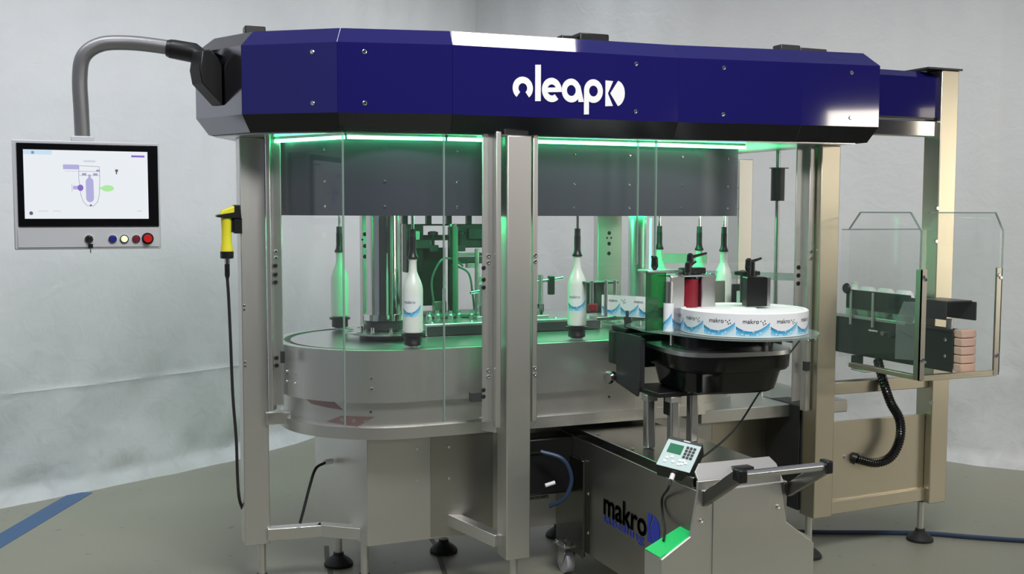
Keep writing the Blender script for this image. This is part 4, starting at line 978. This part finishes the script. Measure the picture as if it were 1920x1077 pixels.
# blue cable on the floor, right
b = MB(); b.tube(bez([(1.45, .36, .012), (1.70, .235, .012), (1.95, .13, .012), (2.15, .03, .012), (2.30, -.09, .012), (2.48, -.22, .012), (2.9, -.5, .012)], 10), .011, 10); tag(b.build('power_cable', 'bluecable'), 'dark blue cable lying across the floor by the far right foot', 'cable')
b = MB(); b.tube(bez([(1.16, .2, .35), (1.20, .08, .16), (1.22, .02, .09), (1.27, .0, .02), (1.35, .2, .012)], 8), .008, 8); tag(b.build('drop_cable', 'rubber'), 'short black cable dropping behind the cart to the floor', 'cable')
# small cable at base cabinet, left
b = MB(); b.tube([(-.590, .56, .485), (-.625, .54, .487)], [.012, .011], 12); b.build('x', 'white_paint')
gland = [o for o in COL.objects if o.name == 'x'][0]; gland.name = 'cable_gland'; gland.parent = CT; gland.location = Vector((-.6075, .55, min(v.co.z for v in gland.data.vertices))) * 0 + (Vector(gland['_o']) - Vector(CT['_o']))
b = MB(); b.tube(bez([(-.622, .54, .486), (-.67, .50, .475), (-.70, .47, .42), (-.73, .45, .33), (-.75, .44, .27)], 8), .006, 8); tag(b.build('gland_cable', 'rubber'), 'thin black cable curving from the white gland to the lower rail', 'cable')

# ------------------------------------------------------------------ control panel on its arm
CP = thing('control_console', 'grey touch screen panel with push buttons hanging from a tube arm at left', 'control panel', (-1.512, .465, 1.38))
YP = .465
def cbx(x0, x1, y0, y1, z0, z1, mat, name, bv=0): b = MB(); b.box(x0, x1, y0, y1, z0, z1); return b.build(name, mat, CP, bevel=bv)
cbx(-1.765, -1.260, YP, YP + .10, 1.385, 1.783, 'panel_grey', 'enclosure', .004)
cbx(-1.754, -1.266, YP - .004, YP, 1.392, 1.465, 'panel_grey', 'button_plate', .002)
cbx(-1.750, -1.266, YP - .006, YP, 1.469, 1.772, 'black_gloss', 'bezel', .002)
scr = cbx(-1.728, -1.303, YP - .008, YP - .006, 1.498, 1.748, 'screen', 'screen')
X0, X1, Z0, Z1 = -1.728, -1.303, 1.498, 1.748
def sc(px, py): return (X0 + (px - 195) / 1000 * (X1 - X0), Z1 - (py - 178) / 550 * (Z1 - Z0))   # screen drawing units
def spoly(b, pts, d=.0005): b.shape([sc(*p) for p in pts], (0, YP - .0081, 0), (1, 0, 0), (0, 0, 1), d)
def srect(b, x0, y0, x1, y1): spoly(b, [(x0, y0), (x1, y0), (x1, y1), (x0, y1)])
b = MB(); srect(b, 195, 180, 420, 216); b.build('screen_bar', 'scr_blue', scr)
b = MB(); srect(b, 505, 292, 630, 330); pts = [(715 + 32 * math.cos(t), (430 if math.sin(t) > 0 else 560) - 34 * math.sin(t)) for t in [2 * PI * k / 24 for k in range(24)]]; spoly(b, pts); srect(b, 705, 370, 725, 402); b.build('machine_drawing', 'scr_lilac', scr)
b = MB()
def sline(pts, wd=4):
    for (x0, y0), (x1, y1) in zip(pts[:-1], pts[1:]):
        dx, dy = x1 - x0, y1 - y0; l = math.hypot(dx, dy); ux, uy = -dy / l * wd / 2, dx / l * wd / 2
        spoly(b, [(x0 + ux, y0 + uy), (x1 + ux, y1 + uy), (x1 - ux, y1 - uy), (x0 - ux, y0 - uy)])
sline([(632, 300), (795, 305), (798, 400), (790, 540), (775, 590), (745, 622), (718, 628), (690, 622), (660, 590), (643, 540), (628, 400), (632, 300)])
sline([(632, 345), (795, 345)], 3); sline([(632, 378), (795, 378)], 3); sline([(572, 445), (572, 510)], 3); sline([(520, 345), (630, 345)], 2)
srect(b, 655, 360, 690, 376); srect(b, 745, 360, 780, 376); srect(b, 770, 330, 800, 345)
b.build('machine_outline', 'scr_line', scr)
b = MB(); srect(b, 580, 462, 645, 492); b.build('left_unit_mark', 'scr_lilac', scr)
b = MB(); spoly(b, [(640 + 24 * math.cos(t), 478 - 26 * math.sin(t)) for t in [2 * PI * k / 14 for k in range(14)]], .0008); srect(b, 1060, 208, 1170, 224); b.build('left_unit_mark', 'scr_purple', scr)
b = MB(); spoly(b, [(860 + 52 * math.cos(t), 480 - 26 * math.sin(t)) for t in [2 * PI * k / 18 for k in range(18)]]); srect(b, 795, 472, 820, 488); b.build('right_unit_mark', 'scr_green', scr)
b = MB(); srect(b, 925, 325, 948, 345); srect(b, 930, 345, 940, 365); srect(b, 712, 612, 728, 624); srect(b, 258, 190, 280, 212); spoly(b, [(245 + 15 * math.cos(t), 684 - 15 * math.sin(t)) for t in [2 * PI * k / 14 for k in range(14)]]); b.build('small_icon', 'scr_dark', scr)
b = MB(); srect(b, 670, 256, 765, 270); srect(b, 300, 664, 380, 670); srect(b, 415, 664, 480, 670); srect(b, 1100, 660, 1140, 668); b.build('text_bar', 'scr_grey', scr)['kind'] = 'stuff'
def button(x, z, r, mat, name, lab=None, h=.012):
    b = MB(); c0 = Vector((x, YP - .004, z))
    b.tube([c0, c0 + Vector((0, -.006, 0))], [r, r * .95], 20); o_ = b.build(name, 'chrome' if 'stop' not in name else 'black', CP)
    b = MB(); b.tube([c0 + Vector((0, -.006, 0)), c0 + Vector((0, -h, 0))], [r * .72, r * .66], 20); b.build('button_cap', mat, o_)
    if lab: o_['label'] = lab
button(-1.432, 1.4225, .0155, 'bluebtn', 'push_button', 'blue push button'); button(-1.391, 1.4225, .0165, 'btn_green', 'push_button', 'lit green push button')
button(-1.349, 1.4225, .0155, 'dred', 'push_button', 'dark red push button'); button(-1.308, 1.4235, .022, 'red', 'emergency_stop', 'red mushroom emergency stop', .024)
button(-1.514, 1.4225, .0155, 'black', 'key_switch', 'chrome key switch')
b = MB(); b.cyl((-1.514, YP - .02, 1.4225), (-1.514, YP - .02, 1.405), .003, 8); b.box(-1.518, -1.501, YP - .024, YP - .016, 1.390, 1.405); b.build('key', 'black', CP); b = MB(); b.box(-1.512, -1.508, YP - .021, YP - .019, 1.372, 1.390); b.build('key', 'satin', CP)
cbx(-1.568, -1.488, YP + .02, YP + .09, 1.783, 1.803, 'panel_grey', 'neck_flange', .004)
arm = bez([(-1.527, .52, 1.80), (-1.529, .52, 1.90), (-1.531, .52, 2.02), (-1.515, .515, 2.10), (-1.455, .51, 2.145), (-1.36, .50, 2.155), (-1.25, .48, 2.147), (-1.17, .465, 2.135)], 10)
b = MB(); b.tube(arm, .0275, 20); b.build('arm_tube', 'tube_grey', CP)
b = MB(); b.tube([(-1.215, .472, 2.138), (-1.20, .47, 2.137), (-1.13, .45, 2.125), (-1.10, .44, 2.10)], [.034, .036, .038, .036], 20); b.tube([(-1.21, .47, 2.138), (-1.225, .473, 2.14)], [.036, .030], 20); b.build('arm_joint', 'black', CP)
# black wedge bracket fixed to the silver hood end
n_ = Vector((-.894, -.447, 0)); along = Vector((-.447, .894, 0)); base = Vector((-1.047, .405, 0)) + n_ * .003
b = MB(); prof = [(.002, 1.925), (.002, 2.07), (.018, 2.10), (.05, 2.128), (.085, 2.12), (.098, 2.05), (.088, 2.00)]
vs = []
for s_ in (-.035, .035):
    vs += [base + n_ * a * 1.0 + along * s_ + Vector((0, 0, z)) for a, z in prof]
k_ = len(prof); b.add(vs, [tuple(range(k_)), tuple(reversed(range(k_, 2 * k_)))] + [(i, k_ + i, k_ + (i + 1) % k_, (i + 1) % k_) for i in range(k_)])
b.build('wall_bracket', 'black', CP, bevel=.004)

# ------------------------------------------------------------------ yellow scanner on the left post
SC = thing('hand_scanner', 'yellow and black hand scanner held on the left post', 'scanner', (-1.0, .49, 1.33))
Y = .50
def sh(pts, mat, name, th=.05, y=.475, bv=.006): 
    b = MB(); b.shape(pts, (0, y, 0), (1, 0, 0), (0, 0, 1), -th); return b.build(name, mat, SC, bevel=bv)
b = MB(); rings = [(.024, 1.37), (.023, 1.385), (.020, 1.40), (.019, 1.45), (.021, 1.50), (.022, 1.512)]; b.lathe(-1.012, .50, rings, 20); b.build('grip', 'yellow', SC)
sh([(-1.045, 1.508), (-1.028, 1.532), (-.985, 1.548), (-.965, 1.545), (-.965, 1.515), (-1.0, 1.508)], 'yellow', 'head')
sh([(-1.052, 1.505), (-1.05, 1.513), (-.985, 1.524), (-.985, 1.552), (-.962, 1.552), (-.957, 1.50), (-1.02, 1.50)], 'black', 'window', .054, .473, .003)
b = MB(); b.box(-.995, -.982, .487, .513, 1.445, 1.50); b.build('trigger', 'black', SC, bevel=.003)
b = MB(); b.lathe(-1.012, .50, [(.023, 1.342), (.026, 1.346), (.026, 1.370)], 20); b.build('end_cap', 'black', SC)
b = MB(); b.lathe(-1.012, .50, [(.011, 1.32), (.012, 1.342)], 16); b.build('connector', 'chrome', SC)
b = MB(); b.lathe(-1.012, .50, [(.006, 1.262), (.010, 1.275), (.010, 1.32)], 14); b.build('strain_relief', 'black', SC)
b = MB(); b.tube(bez([(-1.012, .50, 1.265), (-1.008, .50, 1.18), (-1.003, .50, 1.0), (-.998, .50, .80), (-.988, .495, .62), (-.985, .50, .48), (-.978, .51, .38), (-.95, .60, .30)], 10), .006, 8); tag(b.build('scanner_cable', 'rubber'), 'long black cable hanging down from the yellow scanner beside the post', 'cable')
b = MB(); b.box(-.985, -.955, .48, .52, 1.44, 1.50) ; b.build('holder', 'black', SC)
for z in (1.155, 1.14, .93 + .0, .915): bolt(FR, (-.95, .49, z), (0, -1, 0), .005)

for o in COL.objects:
    if '_o' in o: del o['_o']
